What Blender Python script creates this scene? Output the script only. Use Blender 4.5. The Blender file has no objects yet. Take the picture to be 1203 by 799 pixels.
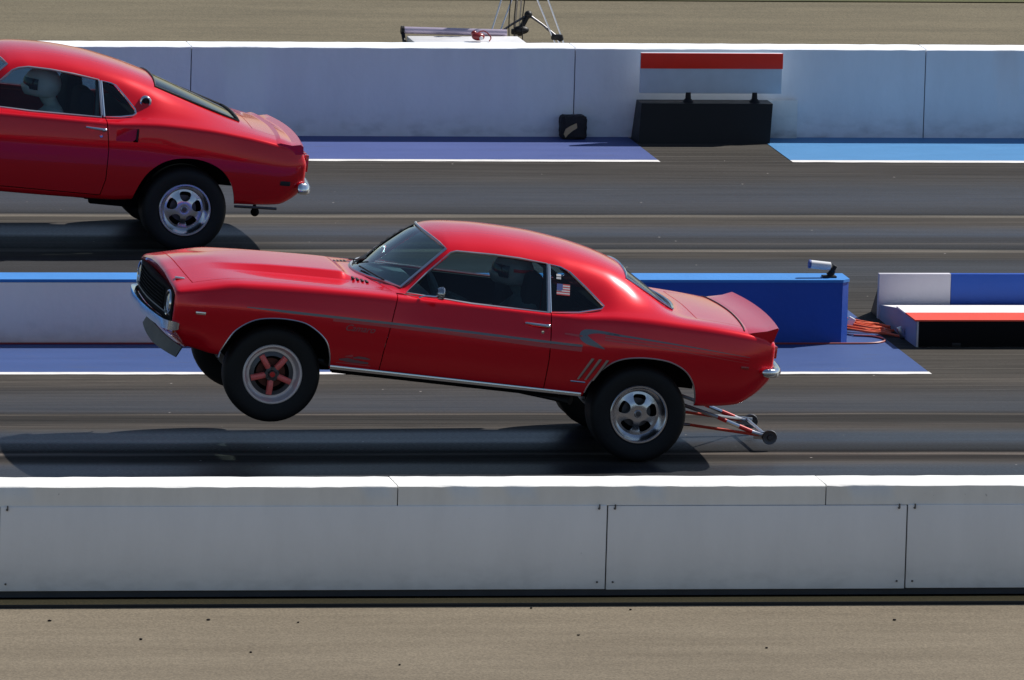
import bpy, bmesh, math, random
import numpy as np
from mathutils import Vector, Matrix
from mathutils.bvhtree import BVHTree
random.seed(7)
PI = math.pi
scene = bpy.context.scene
COL = scene.collection
V = Vector

# ------------------------------------------------------------------ materials
def srgb(r, g, b):
    f = lambda c: (c/255/12.92) if c/255 <= .04045 else ((c/255+.055)/1.055)**2.4
    return (f(r), f(g), f(b), 1)

def new_mat(name):
    m = bpy.data.materials.new(name); m.use_nodes = True
    nt = m.node_tree
    return m, nt, nt.nodes['Principled BSDF'], nt.nodes.new, nt.links.new

def mat(name, col, rough=.5, metal=0, coat=0, var=.12, scale=8, bump=0, bscale=60, spec=.5, stretch=(1, 1, 1)):
    """plain material with procedural variation of colour, roughness and optional bump"""
    m, nt, P, N, L = new_mat(name)
    tc = N('ShaderNodeTexCoord'); mp = N('ShaderNodeMapping'); mp.inputs['Scale'].default_value = stretch
    L(tc.outputs['Object'], mp.inputs['Vector'])
    n = N('ShaderNodeTexNoise'); n.inputs['Scale'].default_value = scale; n.inputs['Detail'].default_value = 6
    L(mp.outputs[0], n.inputs['Vector'])
    mx = N('ShaderNodeMix'); mx.data_type = 'RGBA'
    c = list(col[:3])
    mx.inputs['A'].default_value = (*[max(0, v*(1-var)) for v in c], 1)
    mx.inputs['B'].default_value = (*[min(1, v*(1+var)) for v in c], 1)
    L(n.outputs['Fac'], mx.inputs['Factor']); L(mx.outputs['Result'], P.inputs['Base Color'])
    mr = N('ShaderNodeMapRange'); mr.inputs['To Min'].default_value = max(.0, rough*.85); mr.inputs['To Max'].default_value = min(1, rough*1.15)
    L(n.outputs['Fac'], mr.inputs['Value']); L(mr.outputs[0], P.inputs['Roughness'])
    P.inputs['Metallic'].default_value = metal
    P.inputs['Coat Weight'].default_value = coat; P.inputs['Coat Roughness'].default_value = .03
    P.inputs['Specular IOR Level'].default_value = spec
    if bump:
        n2 = N('ShaderNodeTexNoise'); n2.inputs['Scale'].default_value = bscale; n2.inputs['Detail'].default_value = 5
        L(mp.outputs[0], n2.inputs['Vector'])
        b = N('ShaderNodeBump'); b.inputs['Strength'].default_value = bump; b.inputs['Distance'].default_value = .01
        L(n2.outputs['Fac'], b.inputs['Height']); L(b.outputs[0], P.inputs['Normal'])
    return m

def glass_mat(name, tint, refl=1.0, base=0.0):
    m, nt, P, N, L = new_mat(name); nt.nodes.remove(P)
    out = nt.nodes['Material Output']
    t = N('ShaderNodeBsdfTransparent'); t.inputs['Color'].default_value = (*tint, 1)
    g = N('ShaderNodeBsdfGlossy'); g.inputs['Roughness'].default_value = .02
    n = N('ShaderNodeTexNoise'); n.inputs['Scale'].default_value = 3
    b = N('ShaderNodeBump'); b.inputs['Strength'].default_value = .02; L(n.outputs['Fac'], b.inputs['Height'])
    L(b.outputs[0], g.inputs['Normal'])
    f = N('ShaderNodeFresnel'); f.inputs['IOR'].default_value = 1.6
    mm = N('ShaderNodeMath'); mm.operation = 'MULTIPLY_ADD'; mm.inputs[1].default_value = refl; mm.inputs[2].default_value = base
    L(f.outputs[0], mm.inputs[0])
    ge = N('ShaderNodeNewGeometry'); iv = N('ShaderNodeMath'); iv.operation = 'SUBTRACT'; iv.inputs[0].default_value = 1; L(ge.outputs['Backfacing'], iv.inputs[1])
    m2 = N('ShaderNodeMath'); m2.operation = 'MULTIPLY'; m2.use_clamp = True; L(mm.outputs[0], m2.inputs[0]); L(iv.outputs[0], m2.inputs[1])
    mx = N('ShaderNodeMixShader'); L(m2.outputs[0], mx.inputs[0]); L(t.outputs[0], mx.inputs[1]); L(g.outputs[0], mx.inputs[2])
    L(mx.outputs[0], out.inputs['Surface'])
    return m

def paint_mat(name, col, coat=1, rough=.35):
    m = mat(name, col, rough, coat=coat, var=.05, scale=3)
    return m

def car_paint(name, col):
    m = mat(name, col, .22, coat=.8, var=.03, scale=3, spec=.25)
    P = m.node_tree.nodes['Principled BSDF']; P.inputs['Metallic'].default_value = .28
    P.inputs['Coat Roughness'].default_value = .04
    return m

def ramp_mat(name, y0, y1, cols, rough, bump=.25, spec=.35, k=.46):
    cols = [(y, tuple(v*k for v in c)) for y, c in cols]
    """racing surface: colour and gloss vary in bands along the strip (object Y), streaked lengthwise"""
    m, nt, P, N, L = new_mat(name)
    tc = N('ShaderNodeTexCoord'); sp = N('ShaderNodeSeparateXYZ'); L(tc.outputs['Object'], sp.inputs[0])
    mpw = N('ShaderNodeMapping'); mpw.inputs['Scale'].default_value = (.35, 2.2, 1); L(tc.outputs['Object'], mpw.inputs[0])
    wob = N('ShaderNodeTexNoise'); wob.inputs['Scale'].default_value = 1.0; wob.inputs['Detail'].default_value = 3; L(mpw.outputs[0], wob.inputs['Vector'])
    wm = N('ShaderNodeMath'); wm.operation = 'MULTIPLY_ADD'; wm.inputs[1].default_value = .16; L(wob.outputs['Fac'], wm.inputs[0])
    sub = N('ShaderNodeMath'); sub.operation = 'SUBTRACT'; L(sp.outputs['Y'], sub.inputs[0]); sub.inputs[1].default_value = .05
    L(sub.outputs[0], wm.inputs[2])
    mr = N('ShaderNodeMapRange'); mr.inputs['From Min'].default_value = y0; mr.inputs['From Max'].default_value = y1
    L(wm.outputs[0], mr.inputs['Value'])
    def ramp(stops, val):
        r = N('ShaderNodeValToRGB'); el = r.color_ramp.elements
        while len(el) > 1: el.remove(el[-1])
        st = sorted(stops, key=lambda s: s[0])
        for i, (y, c) in enumerate(st):
            p = (y-y0)/(y1-y0)
            e = el[0] if i == 0 else el.new(p)
            e.position = p; e.color = val(c)
        L(mr.outputs[0], r.inputs[0]); return r
    rc = ramp(cols, lambda c: (*c, 1)); rr = ramp(rough, lambda c: (c, c, c, 1))
    mp = N('ShaderNodeMapping'); mp.inputs['Scale'].default_value = (.25, 14, 1); L(tc.outputs['Object'], mp.inputs[0])
    s1 = N('ShaderNodeTexNoise'); s1.inputs['Scale'].default_value = 1.6; s1.inputs['Detail'].default_value = 8; s1.inputs['Roughness'].default_value = .7
    L(mp.outputs[0], s1.inputs['Vector'])
    mp2 = N('ShaderNodeMapping'); mp2.inputs['Scale'].default_value = (4, 10, 1); L(tc.outputs['Object'], mp2.inputs[0])
    s2 = N('ShaderNodeTexNoise'); s2.inputs['Scale'].default_value = 9; s2.inputs['Detail'].default_value = 6
    L(mp2.outputs[0], s2.inputs['Vector'])
    a = N('ShaderNodeMapRange'); a.inputs['From Min'].default_value = .3; a.inputs['From Max'].default_value = .7; a.inputs['To Min'].default_value = .42; a.inputs['To Max'].default_value = 1.65
    L(s1.outputs['Fac'], a.inputs['Value'])
    b = N('ShaderNodeMapRange'); b.inputs['From Min'].default_value = .25; b.inputs['From Max'].default_value = .75; b.inputs['To Min'].default_value = .75; b.inputs['To Max'].default_value = 1.25
    L(s2.outputs['Fac'], b.inputs['Value'])
    mu = N('ShaderNodeMath'); mu.operation = 'MULTIPLY'; L(a.outputs[0], mu.inputs[0]); L(b.outputs[0], mu.inputs[1])
    mp4 = N('ShaderNodeMapping'); mp4.inputs['Scale'].default_value = (.16, 9, 1); mp4.inputs['Rotation'].default_value = (0, 0, .004); L(tc.outputs['Object'], mp4.inputs[0])
    s4 = N('ShaderNodeTexNoise'); s4.inputs['Scale'].default_value = 2.6; s4.inputs['Detail'].default_value = 5; s4.inputs['Roughness'].default_value = .8; s4.inputs['Distortion'].default_value = .5
    L(mp4.outputs[0], s4.inputs['Vector'])
    r4 = N('ShaderNodeValToRGB'); e4 = r4.color_ramp.elements; e4[0].position = .34; e4[0].color = (.45, .45, .45, 1); e4[1].position = .43; e4[1].color = (1, 1, 1, 1)
    e = e4.new(.60); e.color = (1, 1, 1, 1); e = e4.new(.68); e.color = (1.9, 1.85, 1.75, 1)
    L(s4.outputs['Fac'], r4.inputs[0])
    mu2 = N('ShaderNodeMath'); mu2.operation = 'MULTIPLY'; L(mu.outputs[0], mu2.inputs[0]); L(r4.outputs['Color'], mu2.inputs[1]); mu = mu2
    # pale specks of grit
    sk = N('ShaderNodeTexVoronoi'); sk.inputs['Scale'].default_value = 3.2; L(tc.outputs['Object'], sk.inputs['Vector'])
    lt = N('ShaderNodeMath'); lt.operation = 'LESS_THAN'; lt.inputs[1].default_value = .03; L(sk.outputs['Distance'], lt.inputs[0])
    vm = N('ShaderNodeVectorMath'); vm.operation = 'SCALE'; L(rc.outputs['Color'], vm.inputs[0]); L(mu.outputs[0], vm.inputs['Scale'])
    mx = N('ShaderNodeMix'); mx.data_type = 'RGBA'; mx.inputs['B'].default_value = (.3, .28, .26, 1)
    L(lt.outputs[0], mx.inputs['Factor']); L(vm.outputs[0], mx.inputs['A']); L(mx.outputs['Result'], P.inputs['Base Color'])
    rm = N('ShaderNodeMath'); rm.operation = 'MULTIPLY'; L(rr.outputs['Color'], rm.inputs[0]); L(b.outputs[0], rm.inputs[1])
    L(rm.outputs[0], P.inputs['Roughness'])
    sm = N('ShaderNodeMapRange'); sm.inputs['From Min'].default_value = .3; sm.inputs['From Max'].default_value = .75; sm.inputs['To Min'].default_value = .50; sm.inputs['To Max'].default_value = .06
    L(rr.outputs['Color'], sm.inputs['Value']); L(sm.outputs[0], P.inputs['Specular IOR Level'])
    bp = N('ShaderNodeBump'); bp.inputs['Strength'].default_value = bump; bp.inputs['Distance'].default_value = .004
    L(s2.outputs['Fac'], bp.inputs['Height']); L(bp.outputs[0], P.inputs['Normal'])
    return m

def wall_mat(name, col, stain=.5, hi=None):
    """painted concrete: faint weather streaks, chips, scuffs near the foot"""
    m, nt, P, N, L = new_mat(name)
    tc = N('ShaderNodeTexCoord')
    mp = N('ShaderNodeMapping'); mp.inputs['Scale'].default_value = (1.2, 1.2, .35); L(tc.outputs['Object'], mp.inputs[0])
    n = N('ShaderNodeTexNoise'); n.inputs['Scale'].default_value = 2.2; n.inputs['Detail'].default_value = 8; n.inputs['Roughness'].default_value = .65
    L(mp.outputs[0], n.inputs['Vector'])
    r = N('ShaderNodeValToRGB'); r.color_ramp.elements[0].position = .25; r.color_ramp.elements[1].position = .62
    dk = tuple(c*(1-.28*stain) for c in col[:3])
    r.color_ramp.elements[0].color = (*dk, 1); r.color_ramp.elements[1].color = (*col[:3], 1)
    L(n.outputs['Fac'], r.inputs[0])
    # small dark chips
    v = N('ShaderNodeTexNoise'); v.inputs['Scale'].default_value = 19; v.inputs['Detail'].default_value = 4; L(tc.outputs['Object'], v.inputs['Vector'])
    g = N('ShaderNodeMapRange'); g.inputs['From Min'].default_value = .73; g.inputs['From Max'].default_value = .77; L(v.outputs['Fac'], g.inputs['Value'])
    g.inputs['To Max'].default_value = .75*stain
    mx = N('ShaderNodeMix'); mx.data_type = 'RGBA'; mx.inputs['B'].default_value = (.12, .12, .13, 1)
    L(g.outputs[0], mx.inputs['Factor']); L(r.outputs[0], mx.inputs['A'])
    # scuffs close to the foot
    sp = N('ShaderNodeSeparateXYZ'); L(tc.outputs['Object'], sp.inputs[0])
    h = N('ShaderNodeMapRange'); h.inputs['From Min'].default_value = .24; h.inputs['From Max'].default_value = .0
    L(sp.outputs['Z'], h.inputs['Value'])
    mp3 = N('ShaderNodeMapping'); mp3.inputs['Scale'].default_value = (2.5, 2.5, 5); L(tc.outputs['Object'], mp3.inputs[0])
    w = N('ShaderNodeTexNoise'); w.inputs['Scale'].default_value = 2.5; w.inputs['Detail'].default_value = 7; L(mp3.outputs[0], w.inputs['Vector'])
    ww = N('ShaderNodeMapRange'); ww.inputs['From Min'].default_value = .45; ww.inputs['From Max'].default_value = .75; L(w.outputs['Fac'], ww.inputs['Value'])
    mu = N('ShaderNodeMath'); mu.operation = 'MULTIPLY'; L(h.outputs[0], mu.inputs[0]); L(ww.outputs[0], mu.inputs[1])
    m2 = N('ShaderNodeMath'); m2.operation = 'MULTIPLY'; m2.inputs[1].default_value = .8*stain; L(mu.outputs[0], m2.inputs[0])
    mx2 = N('ShaderNodeMix'); mx2.data_type = 'RGBA'; mx2.inputs['B'].default_value = (.05, .05, .055, 1)
    L(m2.outputs[0], mx2.inputs['Factor']); L(mx.outputs['Result'], mx2.inputs['A']); L(mx2.outputs['Result'], P.inputs['Base Color'])
    P.inputs['Roughness'].default_value = .6
    b = N('ShaderNodeBump'); b.inputs['Strength'].default_value = .25; b.inputs['Distance'].default_value = .01
    L(v.outputs['Fac'], b.inputs['Height']); L(b.outputs[0], P.inputs['Normal'])
    return m

def ground_mat(name, c1, c2, specks=.6):
    m, nt, P, N, L = new_mat(name)
    tc = N('ShaderNodeTexCoord')
    mp = N('ShaderNodeMapping'); mp.inputs['Scale'].default_value = (.3, 1.6, 1); L(tc.outputs['Object'], mp.inputs[0])
    n = N('ShaderNodeTexNoise'); n.inputs['Scale'].default_value = 1.5; n.inputs['Detail'].default_value = 9; n.inputs['Roughness'].default_value = .6
    L(mp.outputs[0], n.inputs['Vector'])
    r = N('ShaderNodeValToRGB'); r.color_ramp.elements[0].position = .3; r.color_ramp.elements[1].position = .7
    r.color_ramp.elements[0].color = (*c1, 1); r.color_ramp.elements[1].color = (*c2, 1); L(n.outputs['Fac'], r.inputs[0])
    f = N('ShaderNodeTexNoise'); f.inputs['Scale'].default_value = 55; f.inputs['Detail'].default_value = 4; L(tc.outputs['Object'], f.inputs['Vector'])
    fm = N('ShaderNodeMapRange'); fm.inputs['From Min'].default_value = .3; fm.inputs['From Max'].default_value = .7; fm.inputs['To Min'].default_value = .72; fm.inputs['To Max'].default_value = 1.28
    L(f.outputs['Fac'], fm.inputs['Value'])
    vm = N('ShaderNodeVectorMath'); vm.operation = 'SCALE'; L(r.outputs[0], vm.inputs[0]); L(fm.outputs[0], vm.inputs['Scale'])
    v = N('ShaderNodeTexNoise'); v.inputs['Scale'].default_value = 9; v.inputs['Detail'].default_value = 2; L(tc.outputs['Object'], v.inputs['Vector'])
    g = N('ShaderNodeMapRange'); g.inputs['From Min'].default_value = .76; g.inputs['From Max'].default_value = .79; g.inputs['To Max'].default_value = specks; L(v.outputs['Fac'], g.inputs['Value'])
    mx = N('ShaderNodeMix'); mx.data_type = 'RGBA'; mx.inputs['B'].default_value = (.04, .035, .03, 1)
    L(g.outputs[0], mx.inputs['Factor']); L(vm.outputs[0], mx.inputs['A']); L(mx.outputs['Result'], P.inputs['Base Color'])
    P.inputs['Roughness'].default_value = .9; P.inputs['Specular IOR Level'].default_value = .25
    b = N('ShaderNodeBump'); b.inputs['Strength'].default_value = .5; b.inputs['Distance'].default_value = .006
    L(f.outputs['Fac'], b.inputs['Height']); L(b.outputs[0], P.inputs['Normal'])
    return m

M = dict(
    red=car_paint('red_paint', (.76, .0025, .016)),
    red2=car_paint('red_paint_other', (.70, .0025, .014)),
    chrome=mat('chrome', (.80, .82, .84), .10, metal=1, var=.03),
    satin=mat('satin_metal', (.55, .56, .60), .30, metal=1, var=.08),
    alu=mat('cast_aluminium', (.74, .74, .76), .20, metal=1, var=.06, scale=20),
    alu2=mat('brushed_rim', (.86, .80, .80), .32, metal=.55, var=.05, scale=20),
    steel=mat('dark_steel', (.12, .12, .13), .45, metal=1),
    rubber=mat('tyre_rubber', (.012, .012, .013), .62, var=.3, scale=5, bump=.15, spec=.3),
    black=mat('black_plastic', (.007, .007, .009), .5, spec=.3),
    under=mat('underbody_black', (.006, .006, .007), .8, var=.4, spec=.15),
    gap=mat('black_trim', (.008, .008, .009), .6),
    dam=mat('grey_airdam', (.013, .017, .022), .5, var=.15),
    fabric=mat('dark_fabric', (.015, .018, .02), .85, bump=.3, spec=.2),
    suit=mat('driver_suit', (.10, .14, .14), .85, bump=.3, var=.4),
    suit2=mat('light_suit', (.7, .7, .66), .85, bump=.3),
    helm=mat('black_helmet', (.30, .31, .33), .3, coat=.6, var=.3),
    helmw=mat('white_helmet', (.86, .84, .78), .35, coat=.4),
    visor=mat('visor', (.02, .02, .03), .08, spec=.8),
    skin=mat('skin', (.45, .25, .18), .5),
    redm=mat('bright_red', (.65, .02, .02), .4),
    spoke=mat('red_spokes', (.95, .16, .14), .4, coat=.2),
    disc=mat('rusty_disc', (.14, .05, .04), .5, metal=.7),
    grey=mat('grey_stripe', (.13, .155, .19), .4, coat=.6),
    ghost=mat('faint_stripe', (.55, .07, .08), .45, coat=.3),
    blue_lit=wall_mat('sunlit_blue_paint', (.03, .21, .58), .5),  # barrier blue lightened for its top, sunlight put into the colour
    blue=wall_mat('deep_blue_paint', (.008, .075, .42), .3),
    white=wall_mat('white_wall_paint', (.90, .90, .91), .3),
    whitef=wall_mat('white_far_wall', (.84, .87, .92), .4),
    whitec=wall_mat('white_centre_paint', (.90, .87, .84), .25),
    cap=wall_mat('cap_concrete', (.84, .84, .82), .6),
    rear=wall_mat('dark_wall_backing', (.07, .075, .09), .6),  # dark on purpose, so the wall's unseen side reflects little in the car
    end_shade=mat('shaded_end_blue', (.22, .27, .42), .6),  # bluish shade on the white block's end, put into the colour
    boardred=mat('red_board', (.88, .02, .003), .5),
    coral=mat('coral_red_paint', (.70, .05, .02), .6),
    boardw=mat('white_board', (.52, .60, .68), .5),
    lens=mat('lamp_lens', (.55, .62, .62), .12, spec=.8, coat=1),
    amber=mat('amber', (.5, .12, .02), .3),
    tail=mat('red_lens', (.35, .01, .01), .2, coat=1),
    orange=mat('orange_cable', (.72, .12, .04), .45),
    cable=mat('maroon_cable', (.25, .03, .03), .5),
    tan=mat('tan_foam', (.50, .36, .20), .8, bump=.6, bscale=30),
    foam=mat('black_foam', (.02, .018, .02), .85, bump=.9, bscale=25),
    plastic=mat('white_plastic', (.72, .72, .74), .35),
    glass=glass_mat('tinted_glass', (.70, .79, .80), 1.0, .0),
    wglass=glass_mat('windscreen_glass', (.70, .84, .84), 1.6, .10),
    dglass=glass_mat('dark_glass', (.4, .45, .45), 1.2),
    fl_r=mat('flag_red', (.5, .05, .06), .6), fl_w=mat('flag_white', (.6, .6, .62), .6), fl_b=mat('flag_blue', (.05, .09, .3), .6),
    faint=mat('faint_badge', (.22, .10, .11), .4),
    lav=wall_mat('lavender_white_paint', (.56, .55, .62), .3),
    dash=mat('grey_dash', (.10, .13, .15), .5),
    pole=mat('lilac_tube', (.42, .36, .46), .35, metal=.3),
)

# ------------------------------------------------------------------ object helpers
def link(name, me, material=None, parent=None, smooth=True, ang=35):
    if material is not None:
        me.materials.clear(); me.materials.append(material)
    if smooth and len(me.polygons):
        me.polygons.foreach_set('use_smooth', [True]*len(me.polygons))
        me.set_sharp_from_angle(angle=math.radians(ang))
    me.name = name
    o = bpy.data.objects.new(name, me); COL.objects.link(o)
    if parent is not None: o.parent = parent
    return o

def tag(o, label=None, cat=None, group=None, kind=None):
    if label: o['label'] = label
    if cat: o['category'] = cat
    if group: o['group'] = group
    if kind: o['kind'] = kind
    return o

def empty(name, loc=(0, 0, 0)):
    o = bpy.data.objects.new(name, None); COL.objects.link(o); o.location = loc; o.empty_display_size = .2
    return o

def from_bm(bm):
    bmesh.ops.recalc_face_normals(bm, faces=bm.faces)
    me = bpy.data.meshes.new('m'); bm.to_mesh(me); bm.free(); return me

def pydata(vs, fs):
    me = bpy.data.meshes.new('m'); me.from_pydata([tuple(v) for v in vs], [], fs); me.update(); return me

class MB:
    """collects shapes into one mesh"""
    def __init__(s): s.bm = bmesh.new()
    def box(s, c, size, rot=None, bevel=0):
        r = bmesh.ops.create_cube(s.bm, size=1)
        vs = r['verts']
        bmesh.ops.scale(s.bm, vec=size, verts=vs)
        if bevel:
            es = list({e for v in vs for e in v.link_edges})
            rr = bmesh.ops.bevel(s.bm, geom=es, offset=bevel, segments=2, affect='EDGES', profile=.5)
            vs = list({v for f in rr['faces'] for v in f.verts} | {v for v in vs if v.is_valid})
        if rot is not None: bmesh.ops.rotate(s.bm, cent=(0, 0, 0), matrix=rot, verts=vs)
        bmesh.ops.translate(s.bm, vec=c, verts=vs); return s
    def tube(s, pts, r, n=10, closed=False, cap=True, sec=None):
        pts = [V(p) for p in pts]; N_ = len(pts)
        rs = r if hasattr(r, '__len__') else [r]*N_
        rings = []; up = None
        for i, p in enumerate(pts):
            a = pts[i-1] if (i > 0 or closed) else p
            b = pts[(i+1) % N_] if (i < N_-1 or closed) else p
            t = (b-a)
            t = t.normalized() if t.length > 1e-9 else V((1, 0, 0))
            if up is None:
                up = V((0, 0, 1)) if abs(t.z) < .9 else V((0, 1, 0))
            side = t.cross(up).normalized(); up = side.cross(t).normalized()
            ring = []
            if sec:
                for (u, w) in sec: ring.append(s.bm.verts.new(p + side*u*rs[i] + up*w*rs[i]))
            else:
                for k in range(n):
                    q = 2*PI*k/n; ring.append(s.bm.verts.new(p + (side*math.cos(q)+up*math.sin(q))*rs[i]))
            rings.append(ring)
        m = len(rings[0])
        for i in range(N_ if closed else N_-1):
            A, B = rings[i], rings[(i+1) % N_]
            for k in range(m): s.bm.faces.new((A[k], A[(k+1) % m], B[(k+1) % m], B[k]))
        if cap and not closed:
            s.bm.faces.new(rings[0][::-1]); s.bm.faces.new(rings[-1])
        return s
    def lathe(s, prof, c=(0, 0, 0), axis='y', n=48, a0=0, a1=2*PI):
        """prof: (radius, offset along axis)"""
        full = abs(a1-a0-2*PI) < 1e-6
        cnt = n if full else n+1
        rings = []
        for (r, h) in prof:
            ring = []
            for k in range(cnt):
                q = a0+(a1-a0)*k/n
                if axis == 'y': p = V((r*math.cos(q), h, r*math.sin(q)))
                elif axis == 'z': p = V((r*math.cos(q), r*math.sin(q), h))
                else: p = V((h, r*math.cos(q), r*math.sin(q)))
                ring.append(s.bm.verts.new(p+V(c)))
            rings.append(ring)
        for A, B in zip(rings, rings[1:]):
            for k in range(n):
                j = (k+1) % cnt
                s.bm.faces.new((A[k], A[j], B[j], B[k]))
        return s
    def prism(s, poly, vec):
        a = [s.bm.verts.new(V(p)) for p in poly]; b = [s.bm.verts.new(V(p)+V(vec)) for p in poly]
        s.bm.faces.new(a[::-1]); s.bm.faces.new(b)
        for i in range(len(a)):
            j = (i+1) % len(a); s.bm.faces.new((a[i], a[j], b[j], b[i]))
        return s
    def sphere(s, c, r, sc=(1, 1, 1), u=20, v=14):
        q = bmesh.ops.create_uvsphere(s.bm, u_segments=u, v_segments=v, radius=r)
        bmesh.ops.scale(s.bm, vec=sc, verts=q['verts']); bmesh.ops.translate(s.bm, vec=c, verts=q['verts']); return s
    def mesh(s): return from_bm(s.bm)
    def build(s, name, m, parent=None, ang=35): return link(name, from_bm(s.bm), m, parent, ang=ang)

def box_obj(name, x0, x1, y0, y1, z0, z1, m, parent=None, bevel=.006):
    b = MB(); b.box(((x0+x1)/2, (y0+y1)/2, (z0+z1)/2), (x1-x0, y1-y0, z1-z0), bevel=bevel)
    return b.build(name, m, parent)

def boolean(a, b, op):
    oa = bpy.data.objects.new('ta', a); ob = bpy.data.objects.new('tb', b)
    COL.objects.link(oa); COL.objects.link(ob)
    md = oa.modifiers.new('b', 'BOOLEAN'); md.object = ob; md.operation = op; md.solver = 'EXACT'
    bpy.context.view_layer.update()
    dg = bpy.context.evaluated_depsgraph_get()
    me = bpy.data.meshes.new_from_object(oa.evaluated_get(dg))
    bpy.data.objects.remove(oa); bpy.data.objects.remove(ob)
    return me

# ------------------------------------------------------------------ lofted car bodies
def pchip(xs, ys):
    xs = np.array(xs, float); ys = np.array(ys, float); h = np.diff(xs); d = np.diff(ys)/h; n = len(xs)
    m = np.zeros(n)
    for i in range(1, n-1):
        if d[i-1]*d[i] > 0:
            w1 = 2*h[i]+h[i-1]; w2 = h[i]+2*h[i-1]; m[i] = (w1+w2)/(w1/d[i-1]+w2/d[i])
    m[0] = d[0]; m[-1] = d[-1]
    def f(x):
        x = min(max(x, xs[0]), xs[-1]); i = min(int(np.searchsorted(xs, x, 'right'))-1, n-2); i = max(i, 0)
        t = (x-xs[i])/h[i]
        return float((2*t**3-3*t*t+1)*ys[i]+(t**3-2*t*t+t)*h[i]*m[i]+(-2*t**3+3*t*t)*ys[i+1]+(t**3-t*t)*h[i]*m[i+1])
    return f

class Loft:
    def __init__(s, tables, smooth, warp, x0, x1, extra=()):
        s.fy = [pchip([p[0] for p in t], [p[1] for p in t]) for t in tables]
        s.fz = [pchip([p[0] for p in t], [p[2] for p in t]) for t in tables]
        s.smooth = smooth; s.warp = warp; s.x0 = x0; s.x1 = x1
        xs = set(np.round(np.arange(x0, x1, .032), 4)) | {x0, x1}
        for e in extra: xs |= {round(e-.012, 4), e, round(e+.012, 4)}
        xs = sorted(xs); out = [xs[0]]
        for x in xs[1:]:
            if x-out[-1] > .006: out.append(x)
        out[-1] = x1; s.xs = out
    def ring(s, x, t, openb=False):
        h = [V((fy(x), fz(x))) for fy, fz in zip(s.fy, s.fz)]
        h[0].x = 0; h[-1].x = 0
        if openb: h[0].y -= .16; h[1].y -= .16
        n = len(h)
        P = h + [V((-p.x, p.y)) for p in h[-2:0:-1]]
        sm = [s.smooth(i, x) for i in range(n)]; S = sm+sm[-2:0:-1]
        m = len(P)
        if t:
            Q = []
            for i in range(m):
                a = P[i]-P[i-1]; b = P[(i+1) % m]-P[i]
                na = V((a.y, -a.x)).normalized(); nb = V((b.y, -b.x)).normalized()
                k = max(1+na.dot(nb), .6)
                Q.append(P[i]-(na+nb)/k*t)
            P = Q
        out = []
        for i in range(m):
            p = P[i]; a = p+(P[i-1]-p)*.5*S[i]; b = p+(P[(i+1) % m]-p)*.5*S[i]
            for k in range(6):
                u = k/5; out.append(a*(1-u)**2+p*2*u*(1-u)+b*u*u)
        return out
    def mesh(s, t=0, trim=0, openb=False, ends=True):
        x0, x1 = s.x0+trim, s.x1-trim
        st = []
        if ends and not trim:
            st = [(x0, .022), (x0+.003, .013), (x0+.009, .006), (x0+.018, .0015)]
            st += [(x, 0) for x in s.xs if x0+.025 < x < x1-.025]
            st += [(x1-.018, .0015), (x1-.009, .006), (x1-.003, .013), (x1, .022)]
        else:
            st = [(x0, 0)]+[(x, 0) for x in s.xs if x0+.01 < x < x1-.01]+[(x1, 0)]
        vs = []; fs = []; m = 0
        for (x, ins) in st:
            r = s.ring(x, t+ins, openb); m = len(r)
            for p in r: vs.append((s.warp(x, p.x, p.y), p.x, p.y))
        for i in range(len(st)-1):
            for k in range(m):
                j = (k+1) % m; fs.append((i*m+k, i*m+j, (i+1)*m+j, (i+1)*m+k))
        fs.append(tuple(range(m))[::-1]); fs.append(tuple((len(st)-1)*m+k for k in range(m)))
        return from_bm(bm_from(vs, fs))

def bm_from(vs, fs):
    bm = bmesh.new(); bv = [bm.verts.new(v) for v in vs]
    for f in fs: bm.faces.new([bv[i] for i in f])
    return bm

def sstep(a, b, x):
    t = min(1, max(0, (x-a)/(b-a))); return t*t*(3-2*t)

def catmull(pts, n=6, closed=False):
    pts = [V(p) for p in pts]; out = []; N_ = len(pts)
    rng = range(N_) if closed else range(N_-1)
    for i in rng:
        if closed: p0, p1, p2, p3 = pts[i-1], pts[i], pts[(i+1) % N_], pts[(i+2) % N_]
        else: p0, p1, p2, p3 = pts[max(i-1, 0)], pts[i], pts[i+1], pts[min(i+2, N_-1)]
        for k in range(n):
            t = k/n
            out.append(.5*((2*p1)+(p2-p0)*t+(2*p0-5*p1+4*p2-p3)*t*t+(3*p1-p0-3*p2+p3)*t**3))
    if not closed: out.append(pts[-1])
    return out

def offset_poly(poly, d):
    """expand a 2D polygon outward by d"""
    n = len(poly); area = sum(poly[i][0]*poly[(i+1) % n][1]-poly[(i+1) % n][0]*poly[i][1] for i in range(n))
    sg = 1 if area > 0 else -1; out = []
    for i in range(n):
        a = V(poly[i])-V(poly[i-1]); b = V(poly[(i+1) % n])-V(poly[i])
        na = V((a.y, -a.x)).normalized()*sg; nb = V((b.y, -b.x)).normalized()*sg
        out.append(V(poly[i])+(na+nb)/max(1+na.dot(nb), .5)*d)
    return [(p.x, p.y) for p in out]

def prism_y(poly, y0, y1): return MB().prism([(x, y0, z) for x, z in poly], (0, y1-y0, 0)).mesh()
def prism_z(poly, z0, z1): return MB().prism([(x, y, z0) for x, y in poly], (0, 0, z1-z0)).mesh()

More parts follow.
